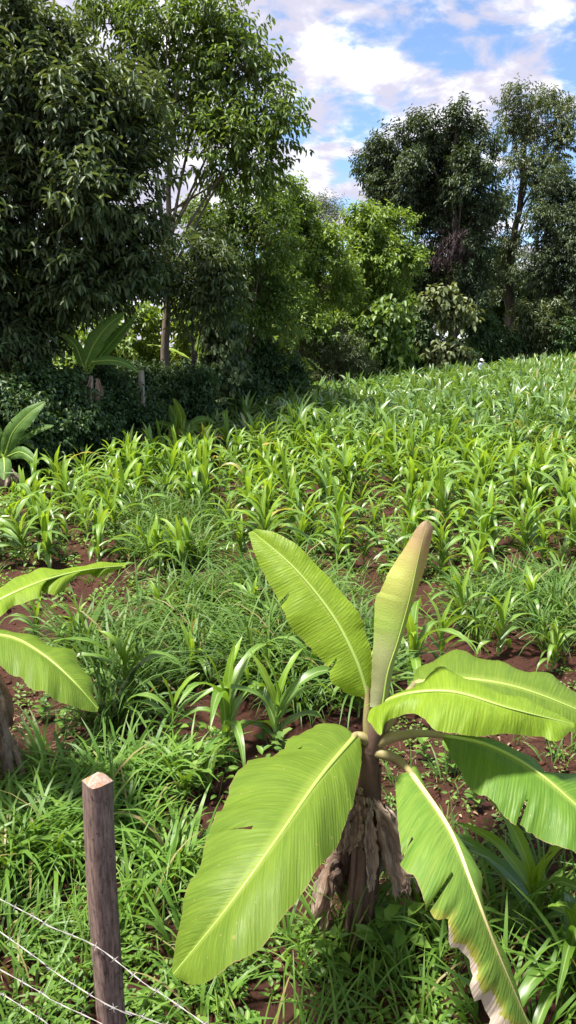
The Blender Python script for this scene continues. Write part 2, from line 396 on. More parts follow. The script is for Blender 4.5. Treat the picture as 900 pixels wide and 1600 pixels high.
def post_mat():
    m, n, l = nodes('weathered_post')
    tc = n.new('ShaderNodeTexCoord'); O = tc.outputs['Object']
    mp = n.new('ShaderNodeMapping'); mp.inputs['Scale'].default_value = (1, 1, 0.13); l.new(O, mp.inputs[0])
    g = noise(n, l, mp.outputs[0], 95, 6, 0.7); b = noise(n, l, O, 7, 5, 0.6)
    c = mixc(n, l, rng_map(n, l, g, 0.32, 0.66), (0.090, 0.060, 0.048), (0.28, 0.20, 0.165))
    c = mixc(n, l, rng_map(n, l, b, 0.48, 0.7, 0, 0.6), c, (0.13, 0.085, 0.075))
    ck = noise(n, l, O, 34, 5, 0.7)
    c = mixc(n, l, rng_map(n, l, ck, 0.56, 0.66, 0, 0.75), c, (0.045, 0.032, 0.030))
    sp = n.new('ShaderNodeSeparateXYZ'); l.new(O, sp.inputs[0])
    k = noise(n, l, O, 23, 4, 0.6)
    red = mth(n, l, 'MULTIPLY', rng_map(n, l, mth(n, l, 'ABSOLUTE', mth(n, l, 'SUBTRACT', sp.outputs[2], 0.30)), 0.03, 0.075, 1, 0), rng_map(n, l, k, 0.42, 0.5))
    c = mixc(n, l, red, c, (0.16, 0.022, 0.016))
    out = n.new('ShaderNodeOutputMaterial'); p = n.new('ShaderNodeBsdfPrincipled'); l.new(c, p.inputs['Base Color'])
    p.inputs['Roughness'].default_value = 0.85; p.inputs['Specular IOR Level'].default_value = 0.25
    bp = n.new('ShaderNodeBump'); bp.inputs['Strength'].default_value = 0.9; bp.inputs['Distance'].default_value = 0.006
    l.new(g, bp.inputs['Height']); l.new(bp.outputs[0], p.inputs['Normal']); l.new(p.outputs[0], out.inputs['Surface'])
    return m
def cut_mat():
    m, n, l = nodes('cut_wood')
    tc = n.new('ShaderNodeTexCoord'); O = tc.outputs['Object']
    f = noise(n, l, O, 60, 6, 0.7); g = noise(n, l, O, 22, 4, 0.6)
    c = mixc(n, l, rng_map(n, l, f, 0.35, 0.65), (0.22, 0.13, 0.09), (0.34, 0.26, 0.21))
    c = mixc(n, l, rng_map(n, l, g, 0.52, 0.62, 0, 0.8), c, (0.36, 0.13, 0.05))
    out = n.new('ShaderNodeOutputMaterial'); p = n.new('ShaderNodeBsdfPrincipled'); l.new(c, p.inputs['Base Color']); p.inputs['Roughness'].default_value = 0.9
    bp = n.new('ShaderNodeBump'); bp.inputs['Strength'].default_value = 0.8; bp.inputs['Distance'].default_value = 0.004
    l.new(f, bp.inputs['Height']); l.new(bp.outputs[0], p.inputs['Normal']); l.new(p.outputs[0], out.inputs['Surface']); return m

M = dict(
    soil=soil_mat(),
    clod=plain_mat('soil_clod', (0.075, 0.030, 0.019), 0.95, 0.15, 0.4, 30),
    corn=leaf_mat('maize_leaf', (0.095, 0.21, 0.024), (0.18, 0.32, 0.038), 0.40, 0.40, 0.7, obj_random=True, rib=True, dry=(0.36, 0.32, 0.08), dry_at=0.90),
    whorl=leaf_mat('maize_young_leaf', (0.20, 0.36, 0.030), (0.28, 0.44, 0.042), 0.42, 0.48, 0.5, obj_random=True, rib=True),
    cornfar=leaf_mat('maize_leaf_dense', (0.070, 0.165, 0.036), (0.185, 0.32, 0.060), 0.40, 0.38, 0.9, rib=True, dry=(0.34, 0.30, 0.10), dry_at=0.972),
    stalk=plain_mat('maize_stalk', (0.20, 0.30, 0.07), 0.5, 0.4, 0.25, 12),
    grass=leaf_mat('tall_grass_blade', (0.065, 0.145, 0.026), (0.145, 0.25, 0.045), 0.5, 0.36, 0.3, dry=(0.30, 0.24, 0.11), dry_at=0.955),
    grass2=leaf_mat('broad_grass_blade', (0.085, 0.195, 0.026), (0.18, 0.31, 0.045), 0.46, 0.40, 0.4, dry=(0.30, 0.25, 0.10), dry_at=0.97),
    weed=leaf_mat('weed_leaf', (0.075, 0.17, 0.022), (0.19, 0.32, 0.045), 0.5, 0.32, 0.4),
    weed2=leaf_mat('seedling_leaf', (0.09, 0.19, 0.03), (0.20, 0.30, 0.06), 0.5, 0.3, 0.4),
    litter=leaf_mat('dry_litter', (0.20, 0.12, 0.07), (0.36, 0.28, 0.18), 0.8, 0.1, 0.2, warm=(1, .9, .7)),
    ban_a=banana_mat('banana_leaf_bright', (0.170, 0.275, 0.020), (0.240, 0.365, 0.026)),
    ban_b=banana_mat('banana_leaf_mid', (0.120, 0.205, 0.022), (0.170, 0.265, 0.028)),
    ban_c=banana_mat('banana_leaf_deep', (0.080, 0.180, 0.020), (0.135, 0.25, 0.030), trans=0.34),
    ban_d=banana_mat('banana_leaf_drying', (0.10, 0.21, 0.03), (0.19, 0.30, 0.045), dry_side=1.0, trans=0.34),
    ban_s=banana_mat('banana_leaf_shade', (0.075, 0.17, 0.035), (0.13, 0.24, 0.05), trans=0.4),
    rib=plain_mat('banana_midrib', (0.27, 0.38, 0.075), 0.45, 0.4, 0.15, 14),
    rib_dry=plain_mat('banana_midrib_yellow', (0.52, 0.45, 0.20), 0.5, 0.4, 0.2, 25),
    petiole=plain_mat('banana_petiole', (0.24, 0.20, 0.085), 0.5, 0.4, 0.4, 9),
    stem=plain_mat('banana_stem', (0.11, 0.068, 0.05), 0.7, 0.3, 0.6, 14),
    cigar=cigar_mat(), dead=dead_mat(), post=post_mat(), cut=cut_mat(),
    wire=plain_mat('galvanised_wire', (0.34, 0.325, 0.30), 0.5, 0.5, 0.4, 60, 0.3),
    bark=bark_mat('grey_bark', (0.10, 0.075, 0.055), (0.24, 0.19, 0.15)),
    bark_d=bark_mat('dark_bark', (0.035, 0.027, 0.022), (0.11, 0.085, 0.07)),
    bark_l=bark_mat('pale_bark', (0.20, 0.16, 0.12), (0.38, 0.33, 0.27)),
)
T = dict(
    dark=leaf_mat('dark_tree_leaf', (0.048, 0.088, 0.036), (0.150, 0.205, 0.085), 0.48, 0.32, 0.32),
    tall=leaf_mat('airy_tree_leaf', (0.075, 0.14, 0.030), (0.17, 0.26, 0.058), 0.45, 0.42, 0.35),
    light=leaf_mat('light_tree_leaf', (0.085, 0.165, 0.034), (0.20, 0.31, 0.065), 0.45, 0.42, 0.45),
    yellow=leaf_mat('yellow_green_tree_leaf', (0.10, 0.185, 0.030), (0.25, 0.37, 0.065), 0.45, 0.36, 0.45),
    glade=leaf_mat('sunlit_tree_leaf', (0.15, 0.24, 0.035), (0.27, 0.37, 0.06), 0.5, 0.45, 0.4),
    conif=leaf_mat('blackish_tree_leaf', (0.040, 0.072, 0.036), (0.110, 0.155, 0.075), 0.48, 0.26, 0.32),
    olive=leaf_mat('olive_tree_leaf', (0.065, 0.10, 0.038), (0.145, 0.19, 0.072), 0.42, 0.32, 0.5),
    hedge=leaf_mat('hedge_leaf', (0.038, 0.088, 0.028), (0.090, 0.160, 0.050), 0.46, 0.32, 0.4),
    pale=leaf_mat('pale_shrub_leaf', (0.10, 0.14, 0.05), (0.22, 0.26, 0.115), 0.5, 0.3, 0.4),
    rust=leaf_mat('rusty_vine_leaf', (0.040, 0.028, 0.030), (0.085, 0.06, 0.058), 0.7, 0.2, 0.2, warm=(1.1, .9, .8)),
)

# ------------------------------------------------------------------ ground
def make_ground():
    def axis(fine_lo, fine_hi, step, lo, hi):
        a = list(np.arange(fine_lo, fine_hi + 1e-6, step)); s = step
        x = fine_hi
        while x < hi: s *= 1.22; x += s; a.append(x)
        s = step; x = fine_lo
        while x > lo: s *= 1.22; x -= s; a.insert(0, x)
        return np.array(a)
    X = axis(-5, 6, 0.07, -1500, 1500); Y = axis(1.2, 13, 0.07, -1200, 2500)
    xx, yy = np.meshgrid(X, Y)
    z = ground(xx, yy) * 1.0
    near = ((xx > -6) & (xx < 7) & (yy < 14) & (yy > 0))
    z = z + near * (rng.normal(size=z.shape) * 0.008 + 0.012 * (vnoise(xx, yy, 14, 3) - 0.5))
    V = np.stack([xx, yy, z], -1).reshape(-1, 3); nx = len(X)
    i = (np.arange(len(Y) - 1) * nx)[:, None]; j = np.arange(nx - 1)[None]
    q = i + j; Q = np.stack([q, q + 1, q + nx + 1, q + nx], -1).reshape(-1, 4)
    o = build('ground', V, Q, None, M['soil'], smooth=True)
    tag(o, 'red brown garden soil rising gently to the trees', 'soil', kind='structure')
make_ground()

def make_clods():
    b = Bag()
    poly = [(-150, 1060), (1100, 1000), (1150, 1600), (300, 1680), (-300, 1400)]
    P = np.vstack([scatter(poly, 130), scatter([(-60, 900), (960, 860), (1100, 1000), (-150, 1060)], 40)])
    for p in P:
        r = 0.004 + 0.026 * random.random() ** 4
        a = rng.uniform(0, 6.28); ring = []
        V = [[0, 0, 1]] + [[math.cos(a + k * 1.257), math.sin(a + k * 1.257), 0.25 + rng.uniform(-.3, .3)] for k in range(5)] + [[0, 0, -0.8]]
        V = np.array(V) * r * rng.uniform(0.7, 1.3, (7, 1)) * np.array([1, 1, 0.7]) + p + [0, 0, r * 0.3]
        Q = [[0, 1, 2, 2]]
        b.V.append(V); s = b.n; b.n += 7
        b.Q.append(np.array([[s, s + 1 + k, s + 1 + (k + 1) % 5] for k in range(5)] + [[s + 6, s + 1 + (k + 1) % 5, s + 1 + k] for k in range(5)]))
    o = build('soil_clods', np.concatenate(b.V), None, np.concatenate(b.Q), M['clod'])
    tag(o, 'loose clods of red soil strewn over the bare ground', 'soil clods', kind='stuff')
make_clods()

# ------------------------------------------------------------------ trees
def make_tree(name, label, base, blobs, leaf, mat, bark, trunk_r, group=None, trunk_top=None, dens=1.0, clusters=11,
              twig=0.45, per=9, droop=0.15, lean=None, limbs=True, cat='tree', seed=1, spread=0.34, up=0.3, crown='crown', trunk='trunk'):
    """base: (x, y); blobs: (px, py, rx px, ry px, Y); leaf: (length, width) in metres"""
    g = np.random.default_rng(seed)
    bx, by = base; bz = float(ground0(bx, by)) - 0.05
    root = empty(name, (bx, by, bz), label, cat, group)
    org = np.array([bx, by, bz])
    cb, tb = Bag(), Bag()
    BL = []
    for (px, py, rx, ry, Y) in blobs:
        BL.append((atY(px, py, Y), px_m(rx, Y), px_m(ry, Y)))
    top = trunk_top if trunk_top is not None else max(BL, key=lambda q: q[0][2])[0]
    mids = lean or []
    path = spline([org] + [np.asarray(q) for q in mids] + [np.asarray(top)], 18)
    path[1:-1] += g.normal(size=(16, 3)) * trunk_r * 0.22
    rad = trunk_r * (1 - 0.86 * np.linspace(0, 1, 18)); rad[0] *= 1.35; rad[1] *= 1.1
    tb.add(*tube(path, rad, 10))
    for (c, rx, rz) in BL:
        ry_ = (rx + rz) * 0.5
        if limbs:
            hgt = (c[2] - bz) * g.uniform(0.42, 0.86)
            i = int(np.clip(np.searchsorted(path[:, 2], bz + hgt), 2, 15))
            mid = (path[i] + c) / 2 + np.array([0, 0, 0.12 * np.linalg.norm(c - path[i])]) * g.uniform(-0.3, 1)
            tb.add(*tube(spline([path[i], mid, c], 9), np.linspace(rad[i] * 0.5, rad[i] * 0.1 + 0.006, 9), 7))
        n = max(4, int(clusters))
        sub = rand_dir(n, g); sub[:, 2] = sub[:, 2] * 0.85 + 0.08
        sc = c + sub * np.array([rx, ry_, rz]) * g.uniform(0.35, 0.95, (n, 1))
        for k in range(n):
            if limbs: tb.add(*tube(spline([c, (c + sc[k]) / 2 + g.normal(size=3) * 0.08, sc[k]], 5), np.linspace(rad[-1] * 0.5 + 0.008, 0.004, 5), 5))
        r3 = np.array([rx, ry_, rz]) * spread * 1.25
        vol = rx * rz
        nt = int(dens * 62 * vol / (twig * leaf[0] * 2.2 * per / 9) / n) + 3
        o = np.repeat(sc, nt, 0); m = len(o)
        dd = rand_dir(m, g)
        st = o + dd * r3 * g.uniform(0.15, 1.0, (m, 1))
        td = unit(dd * 0.8 + sub.repeat(nt, 0) * 0.5 + np.array([0, 0, up]) + g.normal(size=(m, 3)) * 0.35)
        # twigs
        tl = twig * g.uniform(0.6, 1.3, (m, 1))
        f = (np.arange(per) + 0.6) / per
        bp = st[:, None] + td[:, None] * (tl * f[None])[..., None]
        side = unit(np.cross(td, g.normal(size=(m, 3))))
        bi = np.cross(td, side)
        ang = (np.arange(per) * 2.4)[None] + g.uniform(0, 6, (m, 1))
        out = np.cos(ang)[..., None] * side[:, None] + np.sin(ang)[..., None] * bi[:, None]
        ld = td[:, None] * 0.55 + out * 0.8 + np.array([0, 0, -droop * 2])
        upv = np.array([0, 0, 1.0]) + g.normal(size=(m, per, 3)) * 0.35
        K = m * per
        Ls = leaf[0] * g.uniform(0.6, 1.2, K); Ws = leaf[1] * g.uniform(0.7, 1.2, K)
        cb.add(*leafs(bp.reshape(K, 3), ld.reshape(K, 3), upv.reshape(K, 3), Ls, Ws, 0.22, 0.12 + droop * 0.5, g))
        # stick of each twig
        e = st + td * tl; rr = 0.004
        if leaf[0] > 0.11:
            s1 = unit(np.cross(td, np.array([0, 0, 1.0]) + 0.01)) * rr
            V = np.stack([st - s1, st + s1, e + s1 * 0.4, e - s1 * 0.4], 1).reshape(-1, 3)
            tb.add(V, np.arange(len(V)).reshape(-1, 4))
    tb.build(trunk, bark, root, True, org)
    cb.build(crown, mat, root, False, org)
    return root

def ball(px, py, rx, ry, Y): return (px, py, rx, ry, Y)
def bl(Y, *bs, dy=1.0):
    g = np.random.default_rng(len(bs) * 7 + int(Y * 10))
    return [(a, b, c, d, Y + g.uniform(-dy, dy)) for (a, b, c, d) in bs]
def foot(px, Y): return (float(atY(px, 600, Y)[0]), Y)

make_tree('dark_broadleaf_tree', 'huge dark glossy broadleaf tree filling the upper left, its crown hanging low', foot(60, 16.0),
          bl(15.3, (30, 70, 70, 60), (100, 105, 55, 55), (0, 190, 90, 90), (110, 200, 85, 80), (190, 170, 55, 75), (40, 320, 110, 85), (170, 300, 80, 85),
             (-60, 380, 100, 100), (70, 430, 110, 75), (190, 405, 70, 62), (10, 500, 80, 52), (-80, 130, 80, 90), (40, 530, 60, 40), (-50, 540, 70, 50)), (0.20, 0.062), T['dark'], M['bark_d'], 0.24,
          dens=1.15, clusters=13, twig=0.42, per=9, droop=0.28, seed=3)
make_tree('dark_understorey_tree', 'small blackish leafy tree around the slim trunk, below the airy crown', foot(300, 17.8),
          bl(17.2, (300, 420, 55, 40), (320, 480, 45, 40), (240, 450, 35, 30), (345, 440, 35, 40), dy=0.5), (0.17, 0.055), T['dark'], M['bark_d'], 0.06,
          dens=0.85, clusters=8, droop=0.35, seed=5)
p0 = atY(262, 430, 18.5); p1 = atY(268, 260, 18.5)
make_tree('tall_slim_tree', 'tall slim tree with grey trunk and airy light green crown above the banana', foot(252, 18.5),
          bl(18.4, (185, 35, 60, 45), (260, 40, 60, 50), (335, 45, 60, 50), (385, 110, 50, 70), (225, 115, 55, 55), (320, 130, 55, 55), (400, 190, 52, 50),
             (345, 230, 60, 45), (438, 195, 22, 30), (300, 190, 40, 35), (385, 260, 45, 40), (240, 190, 35, 40), dy=0.9), (0.17, 0.062), T['tall'], M['bark'], 0.125,
          trunk_top=atY(285, 60, 18.5), lean=[p0, p1], dens=0.5, clusters=11, twig=0.5, droop=0.35, seed=7)
make_tree('light_green_tree', 'light green bushy tree with drooping sprays right of the slim trunk', foot(385, 21.5),
          bl(21, (345, 350, 55, 50), (400, 330, 45, 45), (330, 420, 50, 50), (400, 420, 55, 55), (355, 495, 50, 45), (425, 490, 45, 50), (410, 380, 40, 40), dy=0.7),
          (0.15, 0.055), T['light'], M['bark'], 0.10, dens=0.72, clusters=12, droop=0.3, seed=9, spread=0.28)
make_tree('yellow_green_tree', 'yellow green leafy tree left of the round-crowned one, against the sky', foot(480, 27),
          bl(26.5, (455, 350, 40, 38), (490, 390, 42, 40), (455, 420, 40, 45), (505, 450, 42, 45), (470, 500, 45, 45), (440, 310, 25, 25), dy=0.8),
          (0.17, 0.075), T['yellow'], M['bark'], 0.11, dens=0.75, clusters=12, droop=0.2, seed=11, spread=0.28)
make_tree('round_crowned_tree', 'bright yellow green tree with rounded crown before the blackish trees', foot(570, 31),
          bl(30.5, (575, 355, 45, 32), (615, 365, 34, 32), (545, 400, 42, 40), (600, 410, 48, 40), (632, 420, 24, 30), (560, 450, 48, 42), (610, 465, 40, 38), (540, 490, 42, 42), dy=0.9),
          (0.19, 0.085), T['yellow'], M['bark'], 0.13, dens=0.75, clusters=12, droop=0.2, seed=13, spread=0.28)
make_tree('feathery_tree', 'thin feathery treetop just showing between the two yellow green trees', foot(505, 36),
          bl(36, (480, 330, 18, 22), (505, 340, 18, 18), (525, 345, 14, 20), (500, 380, 30, 30), dy=0.5), (0.14, 0.03), T['olive'], M['bark_d'], 0.10, dens=0.8, clusters=9, twig=0.7, per=12, droop=0.1, up=0.9, seed=15)
make_tree('blackish_tree', 'blackish dense tree left of its taller twin, top notched against the clouds', foot(610, 42),
          bl(41.5, (606, 226, 28, 24), (588, 268, 32, 34), (625, 285, 38, 40), (600, 330, 40, 36), (640, 250, 26, 32), (655, 330, 34, 42), dy=1.2),
          (0.22, 0.085), T['conif'], M['bark_d'], 0.2, dens=0.85, clusters=11, twig=0.6, droop=0.25, seed=17, spread=0.27)
make_tree('tall_blackish_tree', 'tall blackish dense tree with lumpy top, right of its twin', foot(705, 41),
          bl(40.5, (662, 212, 20, 28), (712, 196, 18, 28), (690, 232, 38, 28), (735, 225, 34, 34), (665, 265, 40, 36), (725, 275, 46, 42), (690, 320, 50, 44), (745, 320, 36, 48),
             (700, 375, 56, 44), (660, 405, 40, 36), (740, 390, 36, 44), (710, 430, 48, 36), (655, 460, 44, 40), (735, 460, 46, 40), dy=1.4),
          (0.22, 0.085), T['conif'], M['bark_d'], 0.3, dens=0.85, clusters=11, twig=0.6, droop=0.25, seed=19, spread=0.27)
make_tree('tall_airy_tree', 'tallest airy tree on the right with two slender trunks and see-through crown', foot(795, 46),
          bl(46, (815, 165, 30, 26), (855, 165, 26, 24), (880, 180, 16, 26), (800, 205, 26, 28), (840, 210, 36, 30), (870, 230, 22, 28), (815, 265, 34, 32), (850, 275, 28, 30),
             (790, 320, 26, 34), (800, 390, 26, 36), (780, 440, 26, 34), dy=1.2), (0.22, 0.07), T['olive'], M['bark_d'], 0.32,
          lean=[atY(799, 420, 46), atY(815, 280, 46)], trunk_top=atY(832, 150, 46), dens=0.46, clusters=12, twig=0.6, droop=0.35, seed=21, spread=0.36)
make_tree('dark_edge_tree', 'dark tree at the right edge below the airy one, trunk showing underneath', foot(862, 43.5),
          bl(43.5, (865, 300, 26, 34), (895, 320, 30, 40), (850, 360, 30, 36), (885, 390, 40, 40), (930, 350, 40, 70), (845, 420, 34, 30), (895, 450, 36, 30), (960, 440, 40, 50), dy=1.2),
          (0.22, 0.08), T['conif'], M['bark_d'], 0.26, trunk_top=atY(872, 330, 43.5), dens=0.9, clusters=13, twig=0.6, droop=0.3, seed=23, spread=0.4)
make_tree('rusty_vine', 'rusty brown vine hanging down the front of the tall blackish tree', foot(705, 39.2),
          bl(38.9, (700, 380, 14, 24), (725, 390, 12, 18), (690, 405, 10, 14), dy=0.15), (0.24, 0.04), T['rust'], M['bark_d'], 0.04, dens=0.4, clusters=7, droop=0.9, up=-0.5, cat='vine', seed=25, crown='foliage', trunk='stem')
make_tree('large_leaved_bush', 'fresh green large-leaved bush at the field edge under the round-crowned tree', foot(600, 30.0),
          bl(29.0, (600, 500, 34, 26), (575, 530, 30, 28), (615, 535, 26, 28), (590, 560, 40, 22), (560, 550, 25, 25), dy=0.4), (0.26, 0.17), T['light'], M['bark'], 0.05, dens=1.0, clusters=9, twig=0.5, per=6, droop=0.4, cat='bush', seed=27)
make_tree('pale_shrub', 'pale large-leaved shrub with bare crooked branches before the blackish trees', foot(690, 36.5),
          bl(35.5, (685, 478, 24, 16), (664, 490, 13, 13), (712, 495, 18, 14), (690, 550, 28, 10), (668, 544, 16, 8), (712, 552, 16, 8), dy=0.4), (0.32, 0.2), T['pale'], M['bark_l'], 0.06, dens=0.5, clusters=8, twig=0.6, per=6, droop=0.4, cat='shrub', seed=29)
for i, (lab, px, Y, bs, mt, lf) in enumerate([
    ('dark low bush under the tall blackish tree, behind the pale shrub', 650, 37.5, [(640, 510, 34, 40), (660, 555, 40, 26), (700, 570, 40, 20)], 'hedge', (0.2, 0.09)),
    ('round dark green bush left of the big right-hand trunk', 765, 42, [(760, 520, 30, 24), (775, 545, 30, 18), (740, 545, 26, 20)], 'hedge', (0.22, 0.09)),
    ('grey green bush right of the big right-hand trunk', 835, 43, [(830, 500, 30, 30), (850, 525, 30, 22), (815, 535, 30, 16), (860, 490, 18, 20)], 'olive', (0.25, 0.1)),
    ('leafy bush at the right edge of the field, under the dark tree', 905, 42, [(900, 520, 28, 26), (925, 530, 30, 24), (880, 540, 20, 14)], 'hedge', (0.22, 0.09)),
    ('fine-leaved dusky bush between papaya-like sapling and large-leaved bush', 510, 27.5, [(490, 555, 36, 34), (530, 545, 36, 38), (510, 580, 45, 22), (550, 575, 30, 22)], 'olive', (0.12, 0.03)),
]):
    make_tree('field_edge_bush', lab, foot(px, Y), bl(Y - 0.8, *bs, dy=0.4), lf, T[mt], M['bark_d'], 0.05, group='bushes along the far field edge', dens=1.1, clusters=9, droop=0.3, cat='bush', seed=40 + i)

# hedge of vine-covered bushes along the left field edge
HEDGE = [('vine-covered hedge bush at the far left, behind the banana clump', 12.9, [(-60, 650, 60, 60), (20, 660, 60, 60), (-30, 700, 70, 50), (60, 700, 45, 48)]),
         ('vine-covered hedge bush right of the banana clump at left', 14.2, [(85, 640, 45, 42), (140, 650, 45, 42), (120, 690, 50, 35), (60, 610, 45, 30)]),
         ('vine-covered hedge bush under the shaded banana, draped with a withered leaf', 15.6, [(150, 605, 40, 32), (200, 640, 45, 40), (180, 670, 45, 34), (240, 665, 34, 26)]),
         ('vine-covered hedge bush below the slim trunk and pale stake', 17.0, [(250, 620, 40, 32), (230, 600, 36, 24), (290, 630, 40, 34), (300, 600, 30, 24)]),
         ('dark hedge bush beside the hanging creeper, behind the young banana', 18.5, [(330, 600, 34, 34), (320, 640, 34, 26), (370, 620, 34, 30), (360, 590, 26, 26)]),
         ('dusky hedge bush at the inner corner of the field under the light green tree', 21.0, [(400, 600, 34, 28), (430, 585, 34, 30), (455, 605, 26, 18), (395, 560, 30, 30)])]
for i, (lab, Y, bs) in enumerate(HEDGE):
    make_tree('hedge_bush', lab, foot(bs[1][0], Y + 0.7), bl(Y + 0.55, *bs, dy=0.25), (0.095, 0.062), T['hedge'], M['bark_d'], 0.04, group='hedge bushes along the left field edge', dens=1.35, clusters=14, twig=0.3, per=8, droop=0.35, cat='hedge bush', seed=60 + i, spread=0.42)
make_tree('hanging_creeper', 'dark creeper hanging in a column beside the hedge at the field corner', foot(352, 19.2),
          bl(18.6, (345, 550, 18, 24), (352, 585, 16, 24), (340, 520, 22, 20), (365, 570, 14, 26), (355, 615, 12, 20), dy=0.2), (0.14, 0.1), T['dark'], M['bark_d'], 0.04, dens=1.2, clusters=8, twig=0.3, droop=0.6, up=-0.3, cat='creeper', seed=80, crown='foliage', trunk='stem')
# sunlit trees beyond the boundary, seen through the gaps
for i, (px, Y, lab, bs) in enumerate([
    (-60, 25, 'sunlit yellow green tree glimpsed behind the hedge at the far left', [(-60, 560, 70, 60), (20, 585, 60, 40), (-40, 480, 80, 60)]),
    (130, 25, 'sunlit yellow green tree glimpsed between dark tree and slim trunk', [(150, 560, 55, 40), (90, 590, 50, 30), (200, 520, 50, 40), (215, 575, 40, 30)]),
    (310, 26, 'sunlit yellow green tree glimpsed right of the slim trunk', [(290, 560, 45, 40), (330, 540, 40, 45), (300, 500, 45, 40)]),
    (440, 33, 'sunlit tree glimpsed behind the light green tree', [(430, 530, 45, 40), (400, 500, 45, 40), (470, 540, 40, 35), (440, 460, 50, 40)]),
    (700, 54, 'sunlit bush glimpsed in the gap under the right-hand trees', [(780, 510, 40, 30), (850, 520, 40, 26), (900, 525, 40, 26)]),
    (-150, 30, 'broad tree beyond the left edge behind the dark crown', [(-150, 380, 90, 120), (-40, 420, 90, 90), (60, 470, 80, 70)]),
    (1000, 52, 'dark tree beyond the field at the far right', [(960, 440, 50, 80), (1020, 400, 60, 120), (920, 480, 40, 50)]),
    (800, 54, 'dark tree closing the gap behind the two slender trunks', [(790, 470, 45, 40), (840, 450, 40, 45), (760, 430, 40, 40), (870, 490, 40, 30), (740, 490, 40, 30)]),
    (560, 50, 'distant tree behind the round-crowned tree', [(560, 450, 50, 50), (620, 480, 50, 50), (500, 470, 50, 50), (680, 470, 50, 60)]),
]):
    k = 'yellow' if i < 2 else 'glade' if i < 5 else ('dark' if i in (5, 6, 7) else 'tall')
    make_tree('background_tree', lab, foot(px, Y), bl(Y, *bs, dy=1.0), (0.24, 0.1), T[k], M['bark_d'], 0.12, group='trees beyond the field boundary', dens=0.8, clusters=10, twig=0.6, droop=0.2, seed=90 + i)

